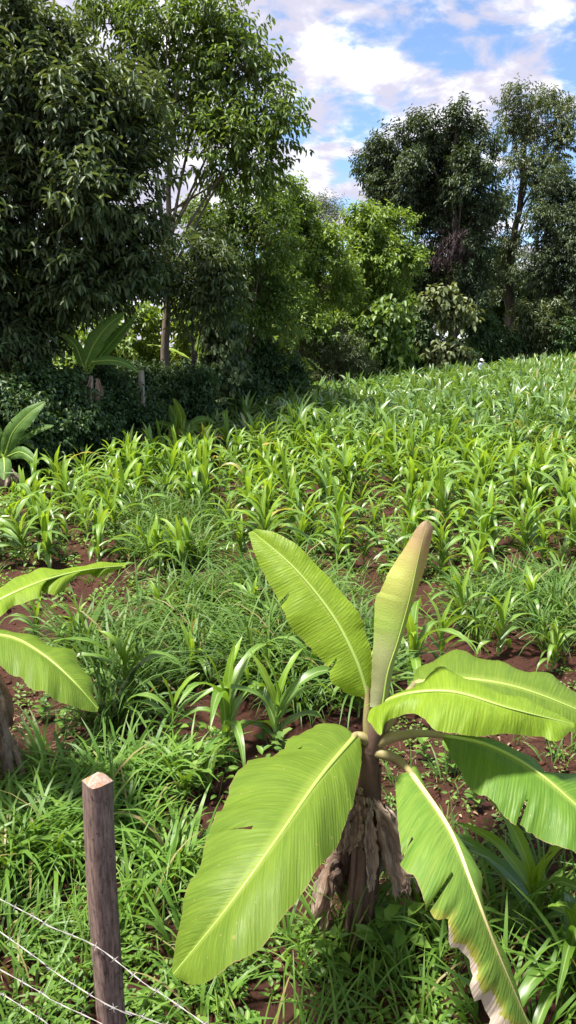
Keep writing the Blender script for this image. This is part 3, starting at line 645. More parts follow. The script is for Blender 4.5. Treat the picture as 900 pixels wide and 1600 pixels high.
# ------------------------------------------------------------------ banana plants
def loft_leaf(parent, org, mid, left, right, mat, ribmat, petiole=None, mode='z', lo=(0.0, 0.0), nl=84, nw=9, rib_r=0.014, pleat=0.0007,
              pet_mat=None, pet_r=0.02, curl=0.0, seed=0, droop_pow=1.6, name='leaf', tears=0, bowk=0.10, rag=0.93):
    """lamina lofted between left edge, midrib and right edge.
       mid: (px, py, depth) where depth is z (mode z) or y (mode y); edges: (px, py), lying lo[i] metres below (z) or behind (y) the midrib"""
    g = np.random.default_rng(seed)
    mp = np.array([(atZ(a, b, c) if mode == 'z' else atY(a, b, c)) for a, b, c in mid])
    Mc = spline(mp, nl)
    def edge(pts, off, sgn):
        E2 = spline(np.array(pts, float), nl)
        cm = spline(np.array([(a, b) for a, b, _ in mid], float), nl)
        steps = np.repeat(g.uniform(rag, 1.01, nl // 5 + 2), g.integers(2, 9, nl // 5 + 2))
        steps = np.concatenate([steps, np.ones(nl)])[:nl] + g.normal(size=nl) * 0.004
        E2[2:-2] = cm[2:-2] + (E2 - cm)[2:-2] * steps[2:-2, None]
        s = np.linspace(0, 1, nl); P = np.zeros((nl, 3))
        sh = np.sin(np.clip(s, 0, 1) * math.pi) ** 0.7
        for i in range(nl):
            if mode == 'z': P[i] = atZ(E2[i, 0], E2[i, 1], Mc[i, 2] - off * sh[i])
            else: P[i] = atY(E2[i, 0], E2[i, 1], Mc[i, 1] + off * sh[i])
        return P
    A, B = edge(left, lo[0], -1), edge(right, lo[1], 1)
    u = np.linspace(0, 1, nw)
    s = np.linspace(0, 1, nl)[:, None, None]
    # each half bows: it leaves the rib slightly raised and droops at the edge
    Tn = unit(np.gradient(Mc, axis=0)); Sd = unit(B - A); N = unit(np.cross(Sd, Tn))
    N *= np.sign((N @ (CAM - Mc.mean(0)) / 1.0)[:, None] + 1e-9)
    halfA = np.linalg.norm(A - Mc, axis=1)[:, None, None]; halfB = np.linalg.norm(B - Mc, axis=1)[:, None, None]
    def half(E, hw, ph):
        P = Mc[:, None] + (E - Mc)[:, None] * u[None, :, None]
        bow = (np.sin(u * math.pi) * bowk)[None, :, None] * hw
        P = P + N[:, None] * bow
        ss = s - 0.05 * u[None, :, None]
        pl = np.sin(ss * 2 * math.pi * 31 + ph) * 0.5 + np.sin(ss * 2 * math.pi * 17 + ph * 2) * 0.5
        lowf = np.sin(ss * 2 * math.pi * 2.6 + ph) * 1.0 + np.sin(ss * 2 * math.pi * 5.3 + 1.7 * ph) * 0.6
        P = P + N[:, None] * (pl * pleat * (0.25 + u[None, :, None]) + lowf * hw * 0.055 * (u ** 1.5)[None, :, None]) * np.minimum(1, np.minimum(s, 1 - s) * 12)
        return P
    PA, PB = half(A, halfA, g.uniform(0, 6)), half(B, halfB, g.uniform(0, 6))
    V = np.concatenate([PA[:, ::-1], PB[:, 1:]], 1); W = 2 * nw - 1
    UV = np.stack(np.broadcast_arrays(np.linspace(0, 1, W)[None], np.linspace(0, 1, nl)[:, None]), -1)
    i = (np.arange(nl - 1) * W)[:, None]; j = np.arange(W - 1)[None]; q = i + j
    Q = np.stack([q, q + 1, q + W + 1, q + W], -1)
    keep = np.ones((nl - 1, W - 1), bool)
    # tears: the blade is split along a vein; a gap that widens to the edge
    V = V.copy()
    for t in range(tears):
        row = int(g.uniform(0.2, 0.9) * nl); sd = g.random() < 0.5
        cols = range(0, nw - 2) if sd else range(nw + 1, W - 1)
        dep = int(g.uniform(0.4, 1.0) * (nw - 3))
        cl = list(cols)[:dep] if sd else list(cols)[-dep:]
        if 2 < row < nl - 3:
            keep[row, cl] = False
            for c in cl:
                f = abs(c - (nw - 1)) / nw
                V[row, c] -= N[row] * 0.02 * f; V[row + 1, c] += N[row] * 0.006 * f
    Q = Q[keep].reshape(-1, 4)
    leaf = build(name, V.reshape(-1, 3) - org, Q, None, mat, parent, None, UV.reshape(-1, 2), True)
    rr = rib_r * (1 - 0.86 * np.linspace(0, 1, nl)); b = Bag()
    b.add(*tube(Mc + N * rr[:, None] * 0.15 - org, rr, 8, 0.8))
    b.build('midrib', ribmat, leaf, True)
    if petiole is not None:
        pp = [np.asarray(p) for p in petiole] + [Mc[0], Mc[3]]
        c = spline(pp, 20); b = Bag()
        b.add(*tube(c - org, np.linspace(pet_r * 1.5, rib_r * 0.95, 20), 10, 0.9))
        b.build('petiole', pet_mat or M['petiole'], leaf, True)
    return leaf
def dead_leaf(parent, org, top, az, L, wd, out=0.1, seed=0):
    """dried leaf hanging from top: pleated like a shut umbrella, kinked and curled"""
    g = np.random.default_rng(seed); n, w_ = 22, 13
    s = np.linspace(0, 1, n); u = np.linspace(-1, 1, w_)[None]
    h = np.array([math.cos(az), math.sin(az), 0]); sd = np.array([-math.sin(az), math.cos(az), 0]); up = np.array([0, 0, 1.0])
    fl = g.uniform(0.0, 0.24)
    th = 1.5 + (math.pi - 1.5 - fl) * np.clip(s * 5, 0, 1) + 0.10 * np.sin(s * 4 + g.uniform(0, 6)) + g.choice([0, 0, 0.5, -0.5]) * np.clip(s - 0.75, 0, 1) * 3
    r = np.cumsum(np.sin(th)) * L / n; z = np.cumsum(np.cos(th)) * L / n
    lat = g.normal() * 0.06 * s + 0.012 * np.sin(s * 5 + g.uniform(0, 6))
    C = np.asarray(top) + r[:, None] * h + z[:, None] * up + lat[:, None] * sd
    C[:, 2] = np.maximum(C[:, 2], org[2] + 0.04)
    N = np.cos(th)[:, None] * h - np.sin(th)[:, None] * up
    tw = g.normal() * 0.6 * s
    S = np.cos(tw)[:, None] * sd + np.sin(tw)[:, None] * N; N = np.cos(tw)[:, None] * N - np.sin(tw)[:, None] * sd
    wid = wd * (0.25 + 0.75 * np.clip(s * 2.2, 0, 1)) * (1 - 0.5 * np.clip(s - 0.7, 0, 1) / 0.3)
    k1, k2 = g.uniform(2.6, 4.6), g.uniform(0, 6)
    pl = (0.55 * np.sin(u * k1 + k2 + s[:, None] * 0.5) + 0.10 * np.sin(u * 13 + s[:, None] * 2 + k2)) * wid[:, None]
    rag = 1 - 0.22 * g.random((1, w_)) * (s[:, None] ** 4)
    P = C[:, None] + (u * wid[:, None])[..., None] * S[:, None] + pl[..., None] * N[:, None]
    P = P * rag[..., None] + (C[(n * 3) // 5][None, None]) * (1 - rag[..., None]) + g.normal(size=P.shape) * 0.0035
    i = (np.arange(n - 1) * w_)[:, None]; j = np.arange(w_ - 1)[None]; q = i + j
    Q = np.stack([q, q + 1, q + w_ + 1, q + w_], -1).reshape(-1, 4)
    uv = np.stack(np.broadcast_arrays((u + 1) / 2, s[:, None]), -1).reshape(-1, 2)
    return build('dead_leaf', P.reshape(-1, 3) - org, Q, None, M['dead'], parent, None, uv, True)
def pseudostem(parent, org, base, top, r0, r1):
    b = Bag(); c = spline([base, (np.asarray(base) + top) / 2 + [0.012, 0, 0], top], 14)
    b.add(*tube(c - org, np.linspace(r0, r1, 14) + 0.004 * np.sin(np.arange(14) * 2.1), 14))
    g = np.random.default_rng(5)
    for k in range(7):   # overlapping sheaths
        a = k * 0.9; h = np.array([math.cos(a), math.sin(a), 0])
        t = g.uniform(0.35, 0.95)
        p = [c[0] + h * r0 * 0.95, c[int(6)] + h * (r0 + r1) * 0.5, c[13] * t + c[5] * (1 - t) + h * r1 * 1.15]
        b.add(*tube(spline(p, 8) - org, np.linspace(0.03, 0.014, 8), 7, 0.6))
    return b.build('pseudostem', M['stem'], parent, True)

def main_banana():
    base = atG(558, 1462); Yc = base[1]
    crown = atY(578, 1172, Yc)
    org = np.array([base[0], Yc, float(ground(base[0], Yc)) - 0.03])
    root = empty('banana_plant', org, 'young banana plant in the foreground with broad bright leaves and dry skirt', 'banana plant')
    cz = crown[2]
    pseudostem(root, org, org, crown + [0, 0, 0.03], 0.066, 0.040)
    up = crown + np.array([0, 0, 0.02])
    # big leaf reaching to the lower left
    loft_leaf(root, org, [(556, 1149, cz + 0.08), (500, 1215, cz + 0.13), (430, 1315, cz + 0.10), (350, 1425, cz - 0.02), (271, 1522, cz - 0.20)],
              [(553, 1149), (528, 1133), (480, 1135), (430, 1170), (392, 1186), (352, 1240), (318, 1312), (305, 1355), (288, 1415), (274, 1470), (268, 1518)],
              [(562, 1150), (566, 1180), (558, 1230), (545, 1285), (518, 1335), (478, 1395), (425, 1455), (380, 1500), (335, 1532), (300, 1540), (275, 1527)],
              M['ban_b'], M['rib'], [up, crown + [-0.03, -0.02, 0.07]], 'z', (0.07, 0.09), seed=1, rib_r=0.011, tears=2)
    # upright leaf leaning left
    loft_leaf(root, org, [(574, 1083, Yc + 0.02), (556, 1030, Yc + 0.05), (520, 962, Yc + 0.12), (462, 890, Yc + 0.22), (394, 830, Yc + 0.34)],
              [(570, 1090), (545, 1086), (516, 1066), (512, 1046), (478, 1010), (449, 975), (443, 958), (420, 915), (398, 868), (388, 832)],
              [(578, 1084), (582, 1050), (577, 1000), (560, 955), (535, 925), (500, 886), (462, 850), (430, 832), (400, 826)],
              M['ban_a'], M['rib'], [up, atY(574, 1130, Yc)], 'y', (-0.05, 0.04), seed=2, rib_r=0.011, tears=2)
    # right-hand leaf behind
    loft_leaf(root, org, [(648, 1068, cz + 0.10), (700, 1060, cz + 0.14), (790, 1070, cz + 0.13), (880, 1100, cz + 0.05), (985, 1150, cz - 0.12)],
              [(645, 1064), (652, 1040), (690, 1026), (760, 1025), (812, 1042), (870, 1066), (930, 1095), (983, 1146)],
              [(648, 1075), (655, 1105), (700, 1128), (770, 1130), (850, 1140), (900, 1150), (950, 1158), (985, 1153)],
              M['ban_b'], M['rib'], [up, atY(612, 1120, Yc + 0.08)], 'z', (0.05, 0.06), seed=3, rib_r=0.012)
    # bright right-hand leaf in front, twisted at its foot
    loft_leaf(root, org, [(588, 1102, cz + 0.21), (640, 1084, cz + 0.29), (710, 1082, cz + 0.32), (800, 1108, cz + 0.28), (896, 1132, cz + 0.17)],
              [(562, 1106), (610, 1087), (648, 1070), (672, 1052), (695, 1050), (750, 1068), (820, 1095), (870, 1115), (898, 1130)],
              [(574, 1125), (592, 1150), (604, 1125), (640, 1116), (680, 1142), (730, 1148), (790, 1150), (840, 1152), (872, 1157), (898, 1135)],
              M['ban_a'], M['rib'], [up, atY(590, 1138, Yc)], 'z', (0.05, 0.08), seed=4, rib_r=0.012)
    # low right-hand leaf
    loft_leaf(root, org, [(694, 1150, cz + 0.03), (760, 1164, cz + 0.05), (830, 1200, cz + 0.02), (900, 1258, cz - 0.06), (990, 1345, cz - 0.2)],
              [(694, 1147), (740, 1150), (800, 1168), (838, 1186), (856, 1210), (868, 1208), (900, 1216), (950, 1262), (992, 1335)],
              [(692, 1154), (708, 1190), (732, 1224), (775, 1268), (830, 1302), (870, 1324), (910, 1345), (950, 1362), (990, 1350)],
              M['ban_c'], M['rib'], [up, atY(612, 1152, Yc - 0.02), atY(655, 1146, Yc + 0.02)], 'z', (0.06, 0.1), seed=5, rib_r=0.011, tears=2)
    # drooping leaf with dried lower edge
    loft_leaf(root, org, [(640, 1205, cz + 0.0), (700, 1292, cz + 0.0), (738, 1385, cz - 0.08), (775, 1482, cz - 0.26), (828, 1606, cz - 0.56)],
              [(636, 1207), (616, 1215), (612, 1262), (618, 1325), (648, 1396), (676, 1437), (696, 1442), (702, 1478), (726, 1505), (726, 1528), (738, 1570), (775, 1622), (826, 1612)],
              [(643, 1200), (652, 1195), (668, 1235), (700, 1288), (736, 1330), (754, 1366), (752, 1400), (762, 1440), (790, 1488), (806, 1525), (814, 1570), (832, 1602)],
              M['ban_d'], M['rib_dry'], [crown, atY(598, 1178, Yc - 0.03), atY(620, 1186, Yc - 0.05)], 'z', (0.05, 0.06), seed=6, rib_r=0.012, tears=3, rag=0.80)
    # rolled young leaf: a tight inner roll with its outer half already opening
    cm_ = [(598, 1100, Yc - .03), (606, 1050, Yc - .02), (622, 1000, Yc), (640, 935, Yc + .03), (652, 880, Yc + .07), (662, 838, Yc + .10), (668, 812, Yc + .13)]
    cg = loft_leaf(root, org, cm_, [(578, 1105), (580, 1050), (584, 985), (587, 938), (597, 908), (615, 880), (637, 846), (655, 820), (667, 812)],
                   [(607, 1095), (616, 1040), (632, 985), (648, 935), (664, 885), (674, 845), (677, 825), (669, 813)],
                   M['cigar'], M['rib'], None, 'y', (0.07, 0.07), seed=9, rib_r=0.005, pleat=0.0005, name='rolled_leaf', bowk=0.15)
    tag(cg, 'half-rolled young leaf, pinkish yellow towards its tip')
    c = spline([atY(a, b, y_ + 0.055) for a, b, y_ in [(593, 1105, Yc), (600, 1040, Yc), (614, 970, Yc), (630, 900, Yc + .05), (650, 850, Yc + .09), (666, 816, Yc + .12)]], 30)
    lw = np.interp(np.linspace(0, 1, 30), [0, .3, .6, .85, 1], [.032, .030, .030, .018, .003])
    b = Bag(); b.add(*tube(c - org, lw, 14)); b.build('inner_roll', M['cigar'], cg, True)
    b = Bag(); b.add(*tube(spline([crown, atY(592, 1120, Yc), atY(596, 1085, Yc + .03)], 8) - org, np.linspace(0.045, 0.036, 8), 10)); b.build('leaf_sheath', M['stem'], cg, True)
    # dry skirt
    g = np.random.default_rng(8)
    for k in range(27):
        az = R(-165 + k * 137.5 + g.uniform(-9, 9)); zt = 0.42 + 0.54 * ((k * 0.618) % 1)
        top = org + np.array([math.cos(az) * 0.07, math.sin(az) * 0.07, zt * (crown[2] - org[2])])
        dead_leaf(root, org, top, az, min(top[2] - org[2] - 0.02, g.uniform(0.26, 0.60)), g.uniform(0.025, 0.062), 0.1, 20 + k)
    return root

def left_banana():
    base = atG(-38, 1235); Yc = base[1]; org = np.array([base[0], Yc, float(ground(base[0], Yc)) - 0.03])
    crown = atY(-52, 1010, Yc); cz = crown[2]
    root = empty('banana_plant', org, 'banana plant at the left edge with two pale leaves reaching in', 'banana plant')
    pseudostem(root, org, org, crown, 0.08, 0.045)
    loft_leaf(root, org, [(-30, 955, cz + 0.18), (20, 928, cz + 0.26), (80, 904, cz + 0.30), (140, 890, cz + 0.28), (196, 884, cz + 0.22)],
              [(-38, 945), (0, 918), (30, 897), (52, 893), (80, 896), (130, 884), (165, 881), (196, 880)],
              [(-30, 985), (2, 962), (22, 945), (64, 938), (50, 915), (72, 927), (100, 920), (112, 906), (140, 898), (152, 903), (175, 893), (196, 886)],
              M['ban_a'], M['rib'], [crown], 'z', (0.05, 0.06), seed=11, nl=90, pleat=0.001)
    loft_leaf(root, org, [(-40, 990, cz + 0.12), (20, 997, cz + 0.15), (70, 1025, cz + 0.12), (115, 1065, cz + 0.03), (153, 1108, cz - 0.1)],
              [(-40, 985), (0, 981), (30, 992), (60, 994), (78, 1008), (115, 1016), (122, 1038), (144, 1060), (147, 1085), (155, 1106)],
              [(-40, 1010), (0, 1048), (30, 1058), (60, 1085), (90, 1097), (120, 1106), (140, 1113), (152, 1112)],
              M['ban_b'], M['rib'], [crown], 'z', (0.05, 0.08), seed=12, pleat=0.001)
    # leaves that stay outside the picture
    for k, az in enumerate((150, 205, 260)):
        gen_leaf(root, org, crown, R(az), 1.0, 0.2, 0.45, 1.3, M['ban_b'], 30 + k)
    g = np.random.default_rng(4)
    for k in range(18):
        az = R(k * 36 + g.uniform(-9, 9)) if k < 9 else R(-95 + k * 7 + g.uniform(-9, 9)); zt = g.uniform(0.4, 0.9)
        top = org + np.array([math.cos(az) * 0.08, math.sin(az) * 0.08, zt * (crown[2] - org[2])])
        dead_leaf(root, org, top, az, min(top[2] - org[2] - 0.02, g.uniform(0.3, 0.6)), g.uniform(0.03, 0.065), 0.2, 50 + k)
def gen_leaf(root, org, crown, az, L, hw, th0, curv, mat, seed, name='leaf', roll=0.0, tears=2, rib=None, wave=0.05):
    """a banana leaf given by direction, length and arch"""
    g = np.random.default_rng(seed); nl, nw = 40, 5
    s = np.linspace(0, 1, nl); th = th0 + curv * s ** 1.3
    h = np.array([math.cos(az), math.sin(az), 0]); sd = np.array([-math.sin(az), math.cos(az), 0])
    r = np.concatenate([[0], np.cumsum(np.sin(th[1:]) * L / nl)]); z = np.concatenate([[0], np.cumsum(np.cos(th[1:]) * L / nl)])
    Mc = np.asarray(crown) + r[:, None] * h + z[:, None] * np.array([0, 0, 1.0])
    N = -np.cos(th)[:, None] * h + np.sin(th)[:, None] * np.array([0, 0, 1.0])
    S = math.cos(roll) * sd + math.sin(roll) * N; N = math.cos(roll) * N - math.sin(roll) * sd
    st = 0.2; t = np.clip((s - st) / (1 - st), 0, 1)
    w_ = hw * np.sin(np.clip(t, 0, 1) ** 0.75 * math.pi) ** 0.55
    u = np.linspace(-1, 1, 2 * nw - 1)
    V = Mc[:, None] + (u[None] * w_[:, None])[..., None] * S[:, None] + (0.22 * np.abs(u)[None] * w_[:, None] * (1 - 1.1 * np.abs(u)[None]) + wave * hw * np.sin(s[:, None] * 30 + u[None] * 2 + g.uniform(0, 6)) * np.abs(u)[None])[..., None] * N[:, None]
    i0 = int(st * nl); V = V[i0:]; n2 = nl - i0; W = 2 * nw - 1
    uv = np.stack(np.broadcast_arrays(np.linspace(0, 1, W)[None], np.linspace(0, 1, n2)[:, None]), -1)
    i = (np.arange(n2 - 1) * W)[:, None]; j = np.arange(W - 1)[None]; q = i + j
    Q = np.stack([q, q + 1, q + W + 1, q + W], -1); keep = np.ones((n2 - 1, W - 1), bool)
    for _ in range(tears):
        row = int(g.uniform(0.2, 0.85) * n2)
        if g.random() < 0.5: keep[row, :nw - 2] = False
        else: keep[row, nw + 1:] = False
    lf = build(name, V.reshape(-1, 3) - org, Q[keep].reshape(-1, 4), None, mat, root, None, uv.reshape(-1, 2), True)
    b = Bag(); rr = np.linspace(0.022, 0.004, nl) * max(0.5, hw / 0.2); b.add(*tube(Mc - org, rr, 7)); b.build('midrib', rib or M['rib'], lf, True)
    return lf
main_banana()
left_banana()

def small_banana(label, px, py, leaves, stem_h, mat, seed, group=None, dead=3, Y=None, hwk=1.0, r0=0.07):
    b = atG(px, py)
    if Y is not None: b = atY(px, py, Y); b[2] = float(ground(b[0], b[1]))
    org = np.array([b[0], b[1], float(ground(b[0], b[1])) - 0.03]); crown = org + np.array([0, 0, stem_h])
    root = empty('banana_plant', org, label, 'banana plant', group)
    pseudostem(root, org, org, crown, r0, r0 * 0.6)
    for k, lf in enumerate(leaves):
        gen_leaf(root, org, crown - np.array([0, 0, 0.05]), R(lf[0]), lf[1], lf[2], lf[3], lf[4], lf[6] if len(lf) > 6 else mat, seed + k, roll=lf[5] if len(lf) > 5 else 0)
    g = np.random.default_rng(seed)
    for k in range(dead):
        az = g.uniform(0, 6.28); top = org + np.array([math.cos(az) * r0, math.sin(az) * r0, stem_h * 0.8])
        dead_leaf(root, org, top, az, stem_h * 0.7, 0.07, 0.1, seed + 60 + k)
    return root
def px_leaf(root, org, crown, mid, wd, mat, seed, dY=0.0, ribmat=None, asym=1.0, tears=1, rib_r=0.016):
    """leaf of a further plant: midrib as (px, py, distance), half width in photo pixels"""
    m2 = spline(np.array([(a, b) for a, b, _ in mid], float), 14); tt = unit(np.gradient(m2, axis=0)); nn = np.stack([tt[:, 1], -tt[:, 0]], 1)
    pr = (np.sin(np.linspace(0.06, 1, 14) ** 0.8 * math.pi).clip(0.03) ** 0.6 * wd)[:, None]
    le, ri = m2 + nn * pr, m2 - nn * pr * asym
    loft_leaf(root, org, mid, [tuple(p) for p in le], [tuple(p) for p in ri], mat, ribmat or M['rib'], [crown], 'y', (dY, -dY), nl=44, nw=6, rib_r=rib_r, pleat=0.004, pet_r=0.02, pet_mat=M['rib'], seed=seed, tears=tears)
def px_banana(label, px, Y, cpx, cpy, r0, leaves, dead=3, seed=0):
    b = atY(px, 600, Y); org = np.array([b[0], Y, float(ground(b[0], Y)) - 0.03]); crown = atY(cpx, cpy, Y)
    root = empty('banana_plant', org, label, 'banana plant')
    pseudostem(root, org, org, crown, r0, r0 * 0.6)
    for k, (mid, wd, mat, *rest) in enumerate(leaves):
        px_leaf(root, org, crown, mid, wd, mat, seed + k, *rest)
    g = np.random.default_rng(seed)
    for k in range(dead):
        az = g.uniform(-2.6, -0.5); top = org + np.array([math.cos(az) * r0, math.sin(az) * r0, (crown[2] - org[2]) * g.uniform(.5, .85)])
        dead_leaf(root, org, top, az, (crown[2] - org[2]) * 0.6, 0.07, 0.15, seed + 60 + k)
    return root, org, crown
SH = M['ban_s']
px_banana('banana plant standing at the left edge before the dark hedge', 6, 12.5, 6, 716, 0.085, [
    ([(9, 708, 12.4), (21, 675, 12.3), (48, 645, 12.3), (71, 628, 12.4)], 15, SH, 0.06), ([(12, 713, 12.4), (34, 707, 12.2), (61, 725, 12.0)], 10, SH, 0.05),
    ([(20, 695, 12.6), (45, 678, 12.7), (62, 670, 12.7), (84, 665, 12.7)], 7, SH, 0.04), ([(6, 716, 12.3), (7, 728, 12.1), (6, 750, 11.9)], 12, SH, 0.03),
    ([(22, 690, 12.6), (40, 688, 12.7), (53, 702, 12.7)], 6, M['ban_d'], 0.03), ([(0, 705, 12.5), (-12, 672, 12.5), (-30, 640, 12.6)], 14, SH, 0.05), ([(0, 712, 12.4), (-25, 700, 12.3), (-55, 718, 12.1)], 11, SH, 0.05)], 5, 200)
px_banana('shaded banana plant rising out of the hedge under the dark tree', 136, 15.0, 137, 586, 0.09, [
    ([(134, 569, 14.80), (146, 540, 14.70), (166, 512, 14.60), (194, 488, 14.60)], 14, SH, 0.08), ([(150, 565, 14.90), (170, 540, 14.90), (192, 515, 14.90), (212, 494, 14.90)], 10, SH, 0.05),
    ([(143, 566, 14.70), (170, 563, 14.50), (196, 568, 14.40), (219, 583, 14.30)], 7, SH, 0.06), ([(130, 572, 14.90), (118, 540, 14.90), (97, 521, 14.90)], 9, SH, 0.04)], 0, 220)
g_ = np.random.default_rng(5)
sb = [o for o in COL.objects if o.get('label', '').startswith('shaded banana')][0]
for k, (a, b, c) in enumerate([(142, 588, -1.2), (150, 592, -0.9), (136, 592, -2.0)]):
    tp = atY(a, b, 14.75); dead_leaf(sb, np.array(sb.location), tp, c, 0.72 - 0.12 * k, 0.075, 0.1, 410 + k)
px_banana('young banana sprouting between hedge and maize below the creeper', 285, 15.6, 285, 676, 0.05, [
    ([(284, 673, 15.6), (283, 650, 15.55), (278, 636, 15.55), (271, 622, 15.6)], 7.5, M['ban_b'], 0.03), ([(282, 675, 15.6), (264, 665, 15.5), (242, 659, 15.4)], 6, SH, 0.04),
    ([(287, 673, 15.6), (308, 657, 15.5), (322, 655, 15.45), (337, 661, 15.4)], 6, SH, 0.04), ([(281, 668, 15.7), (274, 650, 15.8), (265, 633, 15.9)], 10, SH, 0.04), ([(288, 675, 15.5), (300, 668, 15.3), (312, 676, 15.2)], 6, SH, 0.03)], 1, 240)
px_banana('sunlit banana with glowing leaf behind the hedge under the light green tree', 425, 22.3, 425, 575, 0.08, [
    ([(424, 562, 22.2), (431, 546, 22.2), (444, 523, 22.2)], 8, M['ban_a'], 0.05), ([(436, 565, 22.2), (450, 557, 22.1), (467, 561, 22.0)], 5, M['ban_a'], 0.04),
    ([(420, 565, 22.3), (412, 545, 22.3), (400, 530, 22.3)], 6, M['ban_a'], 0.04), ([(430, 572, 22.0), (440, 578, 21.9), (452, 590, 21.8)], 4, M['ban_b'], 0.04)], 1, 260)
small_banana('sunlit banana glimpsed right of the slim trunk behind the hedge', 310, 640, [(170, 1.6, .24, .9, .7, 0), (60, 1.5, .2, .3, .4, 0), (20, 1.3, .2, .9, .9, 0)], 1.6, M['ban_a'], 280, Y=21.5)

# pale stake in the hedge, sapling at the corner
def stake():
    p = atY(222, 628, 15.8); org = np.array([p[0], p[1], float(ground(p[0], p[1])) - 0.2]); top = atY(220, 580, 15.8)
    root = empty('wooden_stake', org, 'pale wooden stake standing up out of the hedge near the slim trunk', 'stake')
    b = Bag(); c = spline([org, top], 10); c[1:-1] += rng.normal(size=(8, 3)) * 0.006
    b.add(*tube(c - org, np.linspace(0.075, 0.065, 10), 9)); b.build('shaft', M['bark_l'], root, True)
    b = Bag(); b.add(*tube(np.array([top, top + [0, 0, 0.02], top + [0, 0, 0.021]]) - org, [0.065, 0.05, 0.002], 9)); b.build('cut_end', M['cut'], root, True)
stake()
def sapling():
    p = atY(440, 640, 22.0); org = np.array([p[0], p[1], float(ground(p[0], p[1])) - 0.05]); top = atY(452, 570, 22.0)
    root = empty('sapling', org, 'slender sapling with drooping feathery leaves at the inner field corner', 'sapling')
    b = Bag(); b.add(*tube(spline([org, (org + top) / 2 + [0.03, 0, 0], top], 10) - org, np.linspace(0.05, 0.022, 10), 8)); b.build('trunk', M['bark_l'], root, True)
    b = Bag()
    for k in range(7):
        az = k * 0.9; c = spline([top, top + np.array([math.cos(az) * .4, math.sin(az) * .4, .22]), top + np.array([math.cos(az) * .85, math.sin(az) * .85, -.1])], 10)
        b.add(*tube(c - org, np.linspace(.012, .004, 10), 5))
        for i in range(2, 10):
            for s in (-1, 1):
                d = np.array([[math.cos(az + s * 1.1), math.sin(az + s * 1.1), -0.3]])
                b.add(*leafs(c[i:i + 1] - org, d, np.array([[0, 0, 1.0]]), 0.22, 0.08))
    b.build('crown', T['glade'], root)
sapling()

# ------------------------------------------------------------------ maize
FIELD = np.array([(-7.5, 8.0), (-5.5, 10.0), (-4.3, 11.0), (-3.6, 12.3), (-2.5, 15.2), (-0.85, 20.2), (1.0, 24.6), (5.0, 30.6), (15.5, 41.0), (24, 47), (30, 40), (12, 8.0)])
def maize_leaf_set(g, hgt):
    """list of (z, az, L, th0, curv, width, whorl) for one plant"""
    out = []; n = g.integers(9, 13); a0 = g.uniform(0, 6.28)
    for i in range(n):
        f = i / (n - 1)
        az = a0 + (i % 2) * math.pi + g.normal() * 0.42
        young = f > 0.72
        L = hgt * (0.72 + 0.40 * math.sin(f * 2.6)) * g.uniform(0.85, 1.15) * (0.66 if young else 1)
        th = (0.62 - 0.46 * f) + g.normal() * 0.10
        cu = (2.75 - 0.7 * f) * g.uniform(0.75, 1.25) if not young else g.uniform(0.2, 1.7)
        out.append((hgt * (0.08 + 0.50 * f), az, L, max(0.06, th), cu, hgt * g.uniform(0.088, 0.120) * (0.9 if young else 1), young))
    return out
PROTO = []
for k in range(9):
    g = np.random.default_rng(300 + k); S = maize_leaf_set(g, 1.0)
    b = Bag(); b.add(*tube(spline([(0, 0, -0.05), (0.01, 0, 0.25), (0, 0.005, 0.5)], 7), np.linspace(0.024, 0.013, 7), 7))
    stalk = b.build('stalk', M['stalk'], None, True); stalk_me = stalk.data; bpy.data.objects.remove(stalk)
    lv = []
    for (z, az, L, th, cu, wd, yg) in S:
        V, Q, r, uv = blades([(0, 0, z)], az, L, th, cu, wd, 9, 3, 0.32, g.normal() * 0.35, 0.10, 0.6, 0.75, g)
        o = build('leaf', V, Q, None, M['whorl'] if yg else M['corn'], None, r, uv, True); lv.append(o.data); bpy.data.objects.remove(o)
    # the same plant as one mesh, for those too small to show parts
    bb = Bag(); bb.add(*tube(spline([(0, 0, -0.05), (0, 0, 0.5)], 4), np.linspace(0.024, 0.013, 4), 5))
    for (z, az, L, th, cu, wd, yg) in S:
        bb.add(*blades([(0, 0, z)], az, L, th, cu, wd, 6, 3, 0.3, g.normal() * 0.3, 0.0, 0.6, 0.75, g))
    o = bb.build('maize_plant', M['corn'], None, True); one = o.data; bpy.data.objects.remove(o)
    PROTO.append((stalk_me, lv, one))
def maize(x, y, h, label, group, parts=True, seed=0):
    g = np.random.default_rng(seed); st, lv, one = PROTO[int(g.integers(len(PROTO)))]
    loc = (x, y, float(ground(x, y))); rz = g.uniform(0, 6.28)
    root = bpy.data.objects.new('maize_plant', None if parts else one); COL.objects.link(root)
    root.location = loc; root.rotation_euler = (g.normal() * 0.06, g.normal() * 0.06, rz); root.scale = (h, h, h * g.uniform(0.92, 1.1))
    tag(root, label, 'maize plant', group)
    if parts:
        root.empty_display_size = 0.1
        for nm, me in [('stalk', st)] + [('leaf', m_) for m_ in lv]:
            c = bpy.data.objects.new(nm, me); COL.objects.link(c); c.parent = root
    return root
